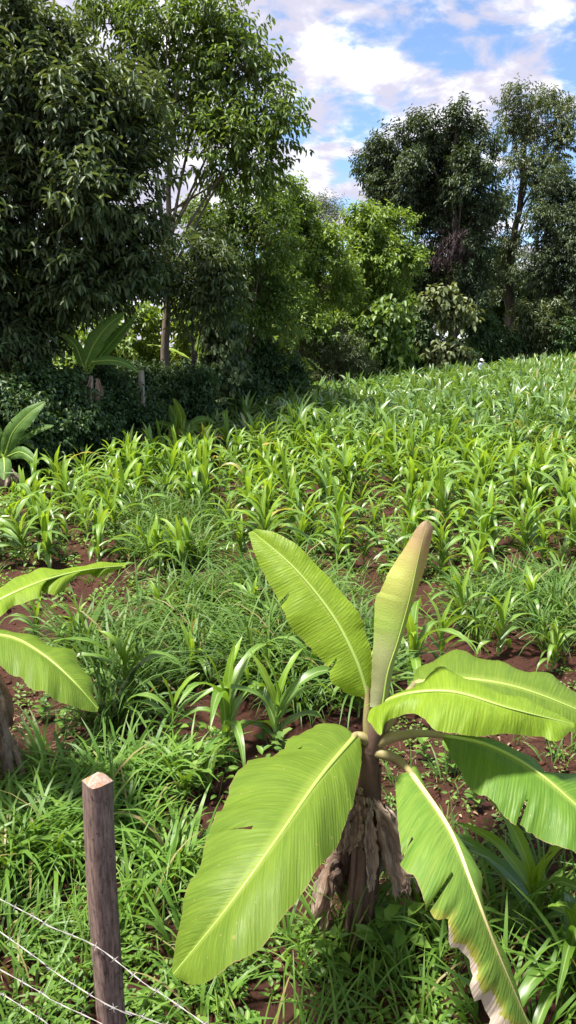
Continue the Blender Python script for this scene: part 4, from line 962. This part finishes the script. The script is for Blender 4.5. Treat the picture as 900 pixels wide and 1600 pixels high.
EXPL = [  # pixel of the foot, height in metres, label
    (270, 1172, .46, 'small bright maize plant at the near edge of the grass, left of the taller pair'),
    (352, 1190, .66, 'tall near maize plant with drooping leaves, middle of three by the big banana leaf'),
    (432, 1172, .62, 'near maize plant right of the drooping one, just above the big banana leaf'),
    (204, 1118, .56, 'broad-leaved maize plant in the near grass, above the fence post'),
    (645, 1078, .66, 'maize plant standing behind the rolled banana leaf'),
    (688, 1050, .52, 'maize plant between rolled banana leaf and the right grass patch'),
    (778, 1030, .50, 'maize plant at the near edge of the right grass patch'),
    (560, 1120, .45, 'low maize plant hidden behind the banana crown'),
    (862, 1050, .40, 'small maize plant by the bare soil at the right edge'),
    (60, 1010, .40, 'maize plant with curled leaves between the two left banana leaves'),
    (120, 1020, .42, 'maize plant right of the lower left banana leaf'),
    (300, 1075, .42, 'maize plant half sunk in the middle grass, left of the upright banana leaf'),
    (480, 1085, .50, 'maize plant just left of the foot of the upright banana leaf'),
    (395, 985, .45, 'maize plant in the middle of the grass band below the upright leaf tip'),
    (250, 985, .42, 'maize plant in the back of the grass band, above the near left trio'),
    (745, 925, .50, 'maize plant on the soil strip behind the right grass patch'),
    (640, 955, .46, 'maize plant right behind the rolled banana leaf, at mid height'),
    (715, 990, .48, 'maize plant at the left end of the right grass patch'),
    (830, 975, .45, 'maize plant inside the right grass patch'),
    (830, 1490, .62, 'strap-leaved maize plant at the lower right, below the banana leaves'),
    (880, 1560, .5, 'strap-leaved maize plant in the bottom right corner'),
]
used = []
for k, (px, py, h, lab) in enumerate(EXPL):
    p = atG(px, py); maize(p[0], p[1], h, lab, 'maize plants close to the camera', True, 500 + k); used.append(p[:2])
# rows across the field
g = np.random.default_rng(77)
pts = []
y = 6.6; row = 0
while y < 47:
    step = 0.46 if y < 16 else 0.39
    x = -9 + (row % 2) * 0.25
    while x < 32:
        pts.append((x + g.normal() * 0.09, y + g.normal() * 0.08)); x += 0.40 if y < 16 else 0.37
    y += step; row += 1
pts = np.array(pts)
near_poly = np.array([atG(*p)[:2] for p in [(-220, 880), (150, 905), (330, 915), (560, 925), (720, 915), (1000, 890), (1100, 700), (450, 640), (-250, 760)]])
pts = pts[(inside(FIELD, pts[:, 0], pts[:, 1])) & (np.abs(pts[:, 0]) < 0.415 * pts[:, 1] + 1.2)]
pts = pts[(pts[:, 1] > 8.6) | inside(near_poly, pts[:, 0], pts[:, 1])]
px_, py_ = atY(752, 564, 33.0)[:2]
pts = pts[~((np.abs(pts[:, 0] - px_) < 0.7) & (pts[:, 1] > py_ - 5) & (pts[:, 1] < py_ + 0.4))]
# a grassy gap on the left, thin stand in the near rows
gap = np.array([atG(*p)[:2] for p in [(190, 880), (330, 880), (340, 815), (230, 800)]])
pts = pts[~inside(gap, pts[:, 0], pts[:, 1])]
keep = (pts[:, 1] > 13) | (g.random(len(pts)) < 0.84); pts = pts[keep]
d = np.hypot(pts[:, 0], pts[:, 1]); o_ = np.argsort(d); pts = pts[o_]; d = d[o_]
inview = np.abs(pts[:, 0]) < 0.385 * (pts[:, 1] + 0.3)
def mh(x, y, g): return float((0.64 + 0.017 * np.clip(y - 8, 0, 12) + 0.010 * np.clip(x, -3, 10)) * g.uniform(0.72, 1.2))
ind = np.where(inview)[0][:300 - len(EXPL)]; rest = np.setdiff1d(np.arange(len(pts)), ind)
ORD = 'zeroth first second third fourth fifth sixth seventh eighth ninth tenth eleventh twelfth thirteenth fourteenth fifteenth sixteenth seventeenth eighteenth nineteenth twentieth twenty-first twenty-second twenty-third twenty-fourth twenty-fifth twenty-sixth twenty-seventh twenty-eighth twenty-ninth thirtieth'.split()
cnt = {}; rw0 = int((pts[ind][:, 1].min() - 6.35) / 0.5)
ind = np.array(sorted(ind, key=lambda i: pts[i][0] / pts[i][1]))
nearest = set(np.argsort(np.hypot(*pts[ind].T))[:200].tolist())
for k, i in enumerate(ind):
    x, y = pts[i]; px = 450 + x / (y * math.cos(PITCH)) * FPX
    side = 'left' if px < 300 else ('centre' if px < 600 else 'right')
    if y < 9.2: z_, gr = 'sunlit knee-high maize plant in the nearest field rows beyond the grass, %s third', 'nearest maize rows, %s'
    elif y < 11.0: z_, gr = 'young maize plant in the loose rows just behind the nearest ones, %s third', 'second band of maize rows, %s'
    elif y < 13.0: z_, gr = 'young maize plant midway to the hedge where rows begin to close, %s third', 'middle band of maize rows, %s'
    else: z_, gr = 'leafy maize plant at the start of the dense far stand, %s third', 'start of the dense maize, %s'
    h = mh(x, y, g); lab = z_ % side
    if y < 13.0:
        rw = int((y - 6.37) / 0.46); cnt[rw] = cnt.get(rw, 0) + 1
        lab = '%s maize plant, %s from the left in the %s field row beyond the grass' % ('short' if h < 0.62 else ('tall' if h > 0.8 else 'mid-sized'), ORD[cnt[rw]], ORD[rw - rw0 + 1])
    maize(x, y, h, lab, gr % side, k in nearest, 1000 + int(i))
# the remaining hundreds as one mass
b = Bag(); cornseed = np.random.default_rng(5)
for i in rest:
    x, y = pts[i]; h = mh(x, y, cornseed); S = maize_leaf_set(cornseed, h); z0 = float(ground(x, y)); a = np.array(S, dtype=float)
    base = np.stack([np.full(len(a), x), np.full(len(a), y), z0 + a[:, 0]], 1)
    b.add(*blades(base, a[:, 1] + cornseed.uniform(0, 6), a[:, 2], a[:, 3], a[:, 4], a[:, 5], 5, 3, 0.3, cornseed.normal(size=len(a)) * 0.4, 0.0, 0.6, 0.75, cornseed))
    b.add(*tube(np.array([[x, y, z0 - .02], [x, y, z0 + h * .3], [x, y, z0 + h * .5]]), [.016, .014, .01], 4))
o = b.build('maize_stand', M['cornfar'], None, True)
tag(o, 'dense green maize stand covering the far slope up to the trees', 'maize', kind='stuff')

# ------------------------------------------------------------------ grass and weeds
def grass(name, label, polys, mat, per_m2, nb, L, wd, seed, th=(0.05, 0.6), cu=(0.6, 2.0), nseg=5, patch=0.0, rad=0.10, across=2, fold=0.2):
    gg = np.random.default_rng(seed); b = Bag()
    for poly in polys:
        P = scatter(poly, per_m2, gg)
        if patch: P = P[vnoise(P[:, 0], P[:, 1], 2.6, seed) > patch]
        if not len(P): continue
        k = len(P); sz = gg.uniform(0.65, 1.25, k)
        Pb = np.repeat(P, nb, 0); sb = np.repeat(sz, nb); n = len(Pb)
        a = gg.uniform(0, 6.283, n); r = rad * np.sqrt(gg.random(n))
        Pb = Pb + np.stack([np.cos(a) * r, np.sin(a) * r, np.full(n, -0.01)], 1)
        az = a + gg.normal(size=n) * 0.7
        b.add(*blades(Pb, az, gg.uniform(L * 0.55, L * 1.15, n) * sb, gg.uniform(*th, n), gg.uniform(*cu, n), gg.uniform(wd * 0.6, wd * 1.25, n), nseg, across, fold, gg.normal(size=n) * 0.5, 0, 0.4, 0.6, gg))
    o = b.build(name, mat, None, True)
    return tag(o, label, 'grass', kind='stuff')
MIDGRASS = [(95, 1160), (130, 1020), (180, 985), (240, 950), (330, 930), (400, 915), (560, 955), (600, 1060), (560, 1140), (420, 1120), (300, 1130), (200, 1150)]
grass('tall_grass', 'tall dark tussocky grass growing in a band across the middle ground', [MIDGRASS], M['grass'], 17, 38, 0.72, 0.019, 21, cu=(0.9, 2.5))
grass('tall_grass', 'tall dark grass patch at the right, beyond the right banana leaves',
      [[(690, 960), (720, 930), (800, 915), (1000, 900), (1060, 1000), (900, 1045), (830, 1010), (740, 1000)]], M['grass'], 18, 38, 0.58, 0.018, 22, cu=(0.9, 2.5))
grass('tall_grass', 'dark grass filling the gap among maize on the left', [[(190, 890), (330, 885), (345, 810), (230, 795)]], M['grass'], 17, 38, 0.6, 0.018, 23, cu=(0.9, 2.5))
grass('broad_grass', 'bright broad-bladed grass tussocks around the fence post', [[(-120, 1330), (-60, 1220), (60, 1215), (170, 1190), (240, 1200), (330, 1230), (330, 1330), (290, 1420), (180, 1420), (60, 1390), (-60, 1400)]], M['grass2'], 19, 34, 0.50, 0.020, 24, cu=(0.9, 2.4))
grass('broad_grass', 'broad-bladed grass between fence post and the big banana leaf', [[(180, 1430), (260, 1380), (330, 1480), (320, 1600), (230, 1640), (190, 1540)]], M['grass2'], 20, 22, 0.42, 0.018, 25)
grass('broad_grass', 'broad-bladed grass in the lower right under the banana leaves', [[(640, 1420), (760, 1370), (860, 1380), (1000, 1350), (1100, 1640), (760, 1660), (640, 1600), (610, 1480)]], M['grass2'], 14, 26, 0.46, 0.02, 26, th=(0.02, 0.45))
grass('sparse_grass', 'thin short grass creeping through low weeds at the bottom', [[(-200, 1400), (60, 1400), (300, 1440), (640, 1440), (700, 1640), (300, 1700), (-250, 1640)]], M['grass2'], 58, 11, 0.34, 0.010, 27, th=(0.1, 0.8), patch=0.28)
grass('sparse_grass', 'thin grass and stubble scattered between the maize rows', [[(-300, 1000), (-300, 780), (250, 690), (600, 610), (1000, 600), (1200, 900), (1000, 960), (600, 940), (200, 960)]], M['grass'], 5.0, 16, 0.26, 0.010, 28, th=(0.1, 0.8), patch=0.42)
grass('sparse_grass', 'sparse grass shoots on the bare soil right of the banana stem', [[(620, 1200), (900, 1130), (1100, 1150), (1100, 1350), (700, 1420), (620, 1380)]], M['grass'], 16, 12, 0.26, 0.010, 29)
grass('sparse_grass', 'sparse grass shoots on the bare soil at the left', [[(-100, 1080), (120, 1110), (260, 1150), (240, 1200), (-60, 1230)]], M['grass2'], 10, 9, 0.22, 0.012, 30)
grass('rank_grass', 'rank hanging grass at the foot of the creeper and hedge', [[(60, 745), (200, 690), (330, 660), (430, 625), (520, 608), (500, 600), (330, 640), (60, 715)]], M['grass'], 7, 24, 0.7, 0.02, 31)

grass('base_grass', 'grass springing up around the foot of the foreground banana', [[(440, 1420), (640, 1400), (680, 1480), (560, 1530), (430, 1500)]], M['grass2'], 40, 16, 0.42, 0.013, 33)
grass('straw', 'dry straw and stalks lying on the bare soil', [[(-100, 1060), (260, 1090), (250, 1240), (-80, 1270)], [(560, 1130), (1100, 1010), (1100, 1480), (480, 1620), (480, 1500)], [(180, 895), (560, 895), (560, 960), (200, 960)]],
      M['litter'], 45, 4, 0.16, 0.005, 34, th=(1.25, 1.6), cu=(-0.1, 0.25), rad=0.12, nseg=4)
def weeds(name, label, polys, mat, per_m2, size, seed, hmax=0.12, lw=0.6, nl=(6, 12), patch=0.0, sc=2.4):
    gg = np.random.default_rng(seed); b = Bag()
    for poly in polys:
        P = scatter(poly, per_m2, gg)
        if patch: P = P[vnoise(P[:, 0], P[:, 1], sc, seed) > patch]
        if not len(P): continue
        n = int(nl[1]); k = len(P)
        h = gg.uniform(0.25, 1.0, (k, 1)) * hmax; f = (np.arange(n) + 1)[None] / n * np.ones((k, 1))
        a = np.arange(n)[None] * 2.4 + gg.uniform(0, 6, (k, 1))
        lean = gg.normal(size=(k, 2)) * 0.25
        base = np.stack([P[:, 0, None] + lean[:, :1] * h * f, P[:, 1, None] + lean[:, 1:] * h * f, P[:, 2, None] + h * f + 0.004], -1)
        d = np.stack([np.cos(a), np.sin(a), 0.35 * gg.normal(size=(k, n)) + 0.15 + 0.4 * (f - .5)], -1)
        base = base + d * size * 0.35
        m = gg.random((k, n)) < gg.uniform(nl[0] / nl[1], 1, (k, 1))
        base, d = base[m], d[m]; K = len(base)
        L = size * gg.uniform(0.55, 1.25, K)
        b.add(*leafs(base, d, np.array([0, 0, 1.0]) + gg.normal(size=(K, 3)) * 0.25, L, L * lw, 0.18, 0.18, gg))
        ends = np.stack([P[:, 0] + lean[:, 0] * h[:, 0], P[:, 1] + lean[:, 1] * h[:, 0], P[:, 2] + h[:, 0]], 1)
        s1 = np.array([0.0016, 0.0008, 0])
        V = np.stack([P - s1, P + s1, ends + s1, ends - s1], 1).reshape(-1, 3); b.add(V, np.arange(len(V)).reshape(-1, 4))
    o = b.build(name, mat)
    return tag(o, label, 'weeds', kind='stuff')
weeds('low_weeds', 'carpet of low broad-leaved weeds behind the wires at lower left', [[(-250, 1380), (60, 1370), (200, 1430), (260, 1520), (280, 1700), (-300, 1660)]], M['weed'], 230, 0.042, 41, 0.11, 0.55)
weeds('low_weeds', 'carpet of low weeds at the bottom below the dry banana skirt', [[(250, 1500), (420, 1430), (560, 1460), (640, 1420), (720, 1480), (760, 1680), (280, 1700)]], M['weed'], 170, 0.040, 42, 0.10, 0.55, patch=0.28, sc=3.5)
weeds('broad_weeds', 'leafy weeds with oval leaflets between fence post and big banana leaf', [[(260, 1180), (420, 1160), (430, 1200), (340, 1280), (280, 1260)]], M['weed'], 75, 0.065, 43, 0.2, 0.6)
weeds('broad_weeds', 'broad-leaved weeds at the foot of the dry banana skirt', [[(560, 1440), (680, 1440), (680, 1530), (590, 1530)], [(470, 1480), (540, 1460), (560, 1520), (480, 1540)]], M['weed'], 40, 0.085, 44, 0.22, 0.6)
weeds('seedling_weeds', 'small pale seedlings dotted over the bare red soil', [[(-100, 1060), (250, 1110), (250, 1200), (-80, 1260)], [(600, 1130), (900, 1020), (1100, 1020), (1100, 1400), (660, 1440), (580, 1300)], [(180, 900), (560, 905), (560, 950), (200, 960)]],
      M['weed2'], 85, 0.034, 45, 0.06, 0.6, (3, 8), patch=0.38)
weeds('row_weeds', 'low weeds carpeting the soil between maize rows', [[(-300, 960), (-300, 790), (250, 700), (600, 615), (1000, 600), (1200, 850), (1000, 930), (600, 930), (200, 950)]], M['weed'], 40, 0.06, 46, 0.13, 0.55, (5, 9), patch=0.36)
weeds('fence_weeds', 'weeds mixed into the grass near the fence post', [[(-200, 1230), (0, 1240), (330, 1200), (360, 1400), (200, 1430), (-200, 1420)]], M['weed'], 90, 0.05, 47, 0.16, 0.5, patch=0.35)

# larger single weeds that stand out on the soil
for k, (px, py, s, lab) in enumerate([(70, 1130, .09, 'leafy weed on bare red soil under the lower left banana leaf'), (100, 1150, .08, 'leafy weed right of its neighbour on the bare red soil'),
        (125, 1135, .06, 'small weed at the right end of the bare soil patch, left side'), (700, 1215, .10, 'leafy weed on bare soil between the right banana leaves'), (660, 1190, .08, 'leafy weed beside the curved petiole right of the stem'),
        (740, 1270, .08, 'weed below the dark right-hand banana leaf'), (600, 1500, .12, 'broad-leaved weed in front of the dry banana skirt'), (310, 1250, .11, 'yellowish leafy weed left of the big banana leaf'), (440, 1190, .09, 'light yellow weed beside the near maize plants')]):
    p = atG(px, py); gg = np.random.default_rng(700 + k); org = np.array([p[0], p[1], float(ground(p[0], p[1]))])
    root = empty('weed_plant', org, lab, 'weed'); h = s * 1.9
    b = Bag(); b.add(*tube(spline([(0, 0, -.02), (.01, 0, h * .5), (0, .01, h)], 5), np.linspace(.004, .002, 5), 5)); b.build('stem', M['weed2'], root)
    for i in range(9):
        a = i * 2.4; f = (i + 2) / 10
        V, Q, r, uv = blades([(0, 0, h * f)], a, s * gg.uniform(.7, 1.1), 1.0 - f * .3, 0.9, s * .55, 5, 3, 0.2, 0, 0.05, 0.9, 0.25, gg)
        build('leaf', V, Q, None, M['weed'] if k not in (7, 8) else M['weed2'], root, r, uv, True)

# dry litter
gg = np.random.default_rng(91)
P = np.vstack([scatter([(-150, 1060), (260, 1080), (250, 1240), (-100, 1280)], 130, gg), scatter([(580, 1130), (1100, 1000), (1100, 1480), (480, 1600)], 130, gg), scatter([(180, 890), (560, 890), (560, 960), (180, 960)], 50, gg)])
b = Bag(); k = len(P)
dd = rand_dir(k, gg) * [1, 1, 0.25]
b.add(*leafs(P + [0, 0, 0.012], dd, np.array([0, 0, 1.0]) + gg.normal(size=(k, 3)) * 0.3, gg.uniform(0.02, 0.07, k), gg.uniform(0.004, 0.02, k), 0.3, 0.2, gg))
tag(b.build('leaf_litter', M['litter']), 'bits of dry leaf and straw lying on the soil', 'litter', kind='stuff')

# ------------------------------------------------------------------ fence
def fence():
    top = atZ(152, 1220, 1.2); x0, y0 = top[0], top[1]; org = np.array([x0, y0, float(ground(x0, y0)) - 0.05])
    root = empty('fence_post', org, 'weathered square wooden fence post with a pointed pinkish cut top', 'fence post')
    n = 34; zs = np.linspace(0, 1.2 - org[2], n); gp = np.random.default_rng(2)
    side = 0.041; a0 = R(43); V = []
    off = [(1, 1), (0.35, 1.02), (-0.35, 1.0), (-1, 1), (-1.02, .3), (-1, -.3), (-1, -1), (-.3, -1.03), (.3, -1), (1, -1), (1.0, -.3), (1.02, .35)]
    cr = {0, 3, 6, 9}
    for i, z in enumerate(zs):
        wob = 0.0035 * np.array([math.sin(z * 5), math.cos(z * 4)])
        lx = -0.004 * (1 - z / zs[-1])       # slight lean
        for k, (u, v) in enumerate(off):
            e = 0.93 if k in cr else 1.0
            r = side * e * (1 + 0.018 * math.sin(k * 3.3 + z * 3) + gp.normal() * 0.011) * (1.0 - 0.04 * z / 1.2)
            X = (u * math.cos(a0) - v * math.sin(a0)) * r; Y_ = (u * math.sin(a0) + v * math.cos(a0)) * r
            V.append((X + wob[0] + lx, Y_ + wob[1], z))
    V = np.array(V); m = len(off)
    i = (np.arange(n - 1) * m)[:, None]; j = np.arange(m)[None]; kk = (j + 1) % m
    Q = np.stack([i + j, i + kk, i + m + kk, i + m + j], -1).reshape(-1, 4)
    build('shaft', V, Q, None, M['post'], root, smooth=False)
    ring = V[-m:]; c = ring.mean(0) + [0.0, 0.010, 0.026]; midr = ring * 0.5 + c * 0.5 + gp.normal(size=ring.shape) * 0.0015
    V2 = np.vstack([ring, midr, c[None]])
    Q2 = [[k, (k + 1) % m, m + (k + 1) % m, m + k] for k in range(m)]; T2 = [[m + k, m + (k + 1) % m, 2 * m] for k in range(m)]
    build('cut_top', V2, Q2, T2, M['cut'], root)
    for zz in (0.585, 0.37):
        f_ = np.array([0.0, -0.058, zz - org[2]]); b = Bag()
        b.add(*tube(spline([f_ + [-0.003, 0.014, 0.005], f_ + [-0.003, 0.002, 0.005], f_ + [0.003, 0.002, -0.005], f_ + [0.003, 0.014, -0.005]], 9), 0.0011, 5))
        b.build('staple', M['wire'], root)
    return x0, y0
fx, fy = fence()
def wire(pl, pp, pr, label, seed):
    """barbed wire through a point at the left, the post and a point at the right"""
    g = np.random.default_rng(seed)
    dl = unit(np.array(pl) - pp); dr = unit(np.array(pr) - pp)
    P = [np.array(pp) + dl * 2.6 + [0, 0, 0.03], np.array(pl), (np.array(pl) + pp) / 2 - [0, 0, 0.012], np.array(pp), (np.array(pr) + pp) / 2 - [0, 0, 0.01], np.array(pr), np.array(pp) + dr * 2.2]
    c = spline(P, 260); org = c[0].copy()
    root = empty('barbed_wire', org, label, 'barbed wire', 'barbed wire strands of the fence')
    T_ = unit(np.gradient(c, axis=0)); S = unit(np.cross(T_, [0, 0, 1.0])); N = np.cross(S, T_)
    for ph in (0, math.pi):
        s = np.linspace(0, 1, 260) * 150 + ph
        q = c + 0.0012 * (np.cos(s)[:, None] * S + np.sin(s)[:, None] * N)
        b = Bag(); b.add(*tube(q - org, 0.0011, 5)); b.build('strand', M['wire'], root, True)
    L = np.linalg.norm(np.diff(c, axis=0), axis=1).sum(); nb = int(L / 0.105)
    for k in range(nb):
        i = int((k + 0.5 + g.uniform(-.15, .15)) / nb * 258); p = c[i]; b = Bag()
        a = g.uniform(0, 3.14)
        for t in range(2):
            d = math.cos(a + t * 1.3) * S[i] + math.sin(a + t * 1.3) * N[i] + T_[i] * (0.45 if t else -0.45)
            b.add(*tube(np.array([p - d * 0.014, p - d * 0.004, p + d * 0.004, p + d * 0.014]) - org, [0.0005, 0.0013, 0.0013, 0.0005], 4))
        tw = np.linspace(0, 1, 9)
        b.add(*tube(p + T_[i] * ((tw - .5) * 0.012)[:, None] + 0.0034 * (np.cos(tw * 12)[:, None] * S[i] + np.sin(tw * 12)[:, None] * N[i]) - org, 0.0011, 4))
        b.build('barb', M['wire'], root)
fY = fy - 0.052
for k, (a, b_, c_, lab) in enumerate([((0, 1405), (150, 1479), (320, 1600), 'topmost barbed wire strand crossing the fence post'),
                                     ((0, 1456), (157, 1564), (252, 1600), 'second barbed wire strand from the top, tied low on the post'),
                                     ((0, 1515), (146, 1600), None, 'third barbed wire strand from the top, leaving the picture left of the post'),
                                     ((0, 1551), (75, 1600), None, 'lowest barbed wire strand in the bottom left corner')]):
    yl = fY + 0.235
    pl = atY(*a, yl)
    if c_ is not None: pp = atY(*b_, fY); pr = atY(*c_, fY - 0.30 * (c_[0] - b_[0]) / 170)
    else:
        t = (b_[0]) / 152.0; q = atY(*b_, yl - 0.235 * t); pp = pl + (q - pl) / t
        pp[1] = fY; pp[0] = fx - 0.005
        pr = pp + (unit(pp - pl)) * 0.4 - [0, 0.05, 0]
    wire(pl, pp, pr, lab, 30 + k)

# ------------------------------------------------------------------ person in the maize
def skin_mesh(name, verts, edges, radii, mat, parent, sub=2):
    me = bpy.data.meshes.new(name); me.from_pydata(verts, edges, [])
    o = bpy.data.objects.new(name, me); COL.objects.link(o); o.parent = parent
    m = o.modifiers.new('skin', 'SKIN'); me.skin_vertices.update() if hasattr(me.skin_vertices, 'update') else None
    if not me.skin_vertices:
        bpy.context.view_layer.objects.active = o
    sv = me.skin_vertices[0].data
    for i, r in enumerate(radii): sv[i].radius = r if isinstance(r, tuple) else (r, r)
    sv[0].use_root = True
    s = o.modifiers.new('sub', 'SUBSURF'); s.levels = sub; s.render_levels = sub
    dg = bpy.context.evaluated_depsgraph_get(); me2 = bpy.data.meshes.new_from_object(o.evaluated_get(dg))
    o.modifiers.clear(); o.data = me2; me2.name = name; me2.materials.clear(); me2.materials.append(mat)
    me2.polygons.foreach_set('use_smooth', np.ones(len(me2.polygons), bool))
    return o
def person():
    Y = 33.0; head = atY(752, 564, Y); gz = float(ground(head[0], Y))
    skin = plain_mat('dark_skin', (0.055, 0.030, 0.020), 0.55, 0.4, 0.1); shirt = plain_mat('pale_blue_shirt', (0.62, 0.68, 0.82), 0.85, 0.2, 0.08)
    trou = plain_mat('dark_trousers', (0.05, 0.055, 0.075), 0.9, 0.2, 0.15); capm = plain_mat('white_cap', (0.78, 0.80, 0.84), 0.8, 0.2, 0.05)
    hz = head[2] - gz
    k = hz / 1.56                                      # head centre of a 1.68 m person
    root = empty('person', (head[0], Y, gz), 'person in a white cap and pale blue shirt standing among the far maize', 'person')
    root.rotation_euler = (0, 0, R(25))
    V = [(0, 0, .95), (0, 0, 1.12), (0, .01, 1.30), (0, 0, 1.42), (0, -.01, 1.49), (0, -.02, 1.56), (0, -.015, 1.65),
         (.17, 0, 1.38), (.23, -.03, 1.12), (.20, -.22, .98), (.18, -.30, .95), (-.17, 0, 1.38), (-.23, -.03, 1.12), (-.20, -.22, .98), (-.18, -.30, .95),
         (.10, 0, .88), (.11, -.02, .49), (.11, .02, .09), (.12, -.12, .04), (-.10, 0, .88), (-.11, -.02, .49), (-.11, .02, .09), (-.12, -.12, .04)]
    E = [(0, 1), (1, 2), (2, 3), (3, 4), (4, 5), (5, 6), (2, 7), (7, 8), (8, 9), (9, 10), (2, 11), (11, 12), (12, 13), (13, 14), (0, 15), (15, 16), (16, 17), (17, 18), (0, 19), (19, 20), (20, 21), (21, 22)]
    rd = [(.14, .10), (.13, .095), (.15, .10), .06, .05, (.078, .098), (.07, .085), .055, .045, .036, .03, .055, .045, .036, .03, .08, .058, .042, .036, .08, .058, .042, .036]
    sc = lambda vs: [(a * k, b * k, c * k) for a, b, c in vs]
    skr = lambda rs, e=1.0: [tuple(q * k * e for q in r) if isinstance(r, tuple) else r * k * e for r in rs]
    body = skin_mesh('body', sc(V), E, skr(rd), skin, root)
    iv = [0, 1, 2, 3, 7, 8, 9, 11, 12, 13]; mp = {v: i for i, v in enumerate(iv)}
    sv = [V[i] for i in iv]; sv[3] = (0, 0, 1.43)
    skin_mesh('shirt', sc(sv), [(mp[a], mp[b]) for a, b in E if a in mp and b in mp], skr([rd[i] for i in iv], 1.16), shirt, root)
    iv = [0, 15, 16, 17, 19, 20, 21]; mp = {v: i for i, v in enumerate(iv)}
    skin_mesh('trousers', sc([V[i] for i in iv]), [(mp[a], mp[b]) for a, b in E if a in mp and b in mp], skr([rd[i] for i in iv], 1.18), trou, root)
    # fingers, nose, ears
    fb = Bag()
    for s in (1, -1):
        for f in range(5):
            q = np.array([s * .18 + (f - 2) * .016, -.30, .95]); t = q + np.array([(f - 2) * .004, -.07 if f not in (0, 4) else -.05, -.035])
            fb.add(*tube(spline([q, (q + t) / 2 + [0, 0, .006], t], 5) * k, np.array([.009, .009, .008, .007, .003]) * k, 6))
        fb.add(*tube(np.array([[s * .078, -.01, 1.52], [s * .09, 0, 1.56], [s * .08, -.005, 1.595]]) * k, np.array([.008, .014, .006]) * k, 6))
    fb.add(*tube(np.array([[0, -.115, 1.585], [0, -.13, 1.55], [0, -.11, 1.535]]) * k, np.array([.008, .014, .01]) * k, 6))
    fb.build('hands_and_face', skin, body, True)
    # cap: dome and peak
    n, m = 7, 16; th = np.linspace(0.05, 1.62, n); a = np.linspace(0, 6.283, m, endpoint=False)
    D = np.stack([np.sin(th)[:, None] * np.cos(a)[None] * .098, np.sin(th)[:, None] * np.sin(a)[None] * .122 - .015, np.cos(th)[:, None] * .115 + 1.605 + 0 * a[None]], -1).reshape(-1, 3)
    i = (np.arange(n - 1) * m)[:, None]; j = np.arange(m)[None]; kk = (j + 1) % m
    Q = np.stack([i + j, i + kk, i + m + kk, i + m + j], -1).reshape(-1, 4)
    cap = build('cap', D * k, Q, None, capm, root, smooth=True)
    x = np.linspace(-1, 1, 9); pk = np.array([[u * .085, -.125 + .03 * u * u, 1.605] for u in x] + [[u * .075, -.205 + .05 * u * u, 1.585] for u in x] + [[u * .075, -.205 + .05 * u * u, 1.579] for u in x] + [[u * .085, -.125 + .03 * u * u, 1.598] for u in x])
    Q = [[r * 9 + c, r * 9 + c + 1, r * 9 + c + 10, r * 9 + c + 9] for r in range(3) for c in range(8)]
    build('peak', pk * k, Q, None, capm, cap, smooth=True)
person()
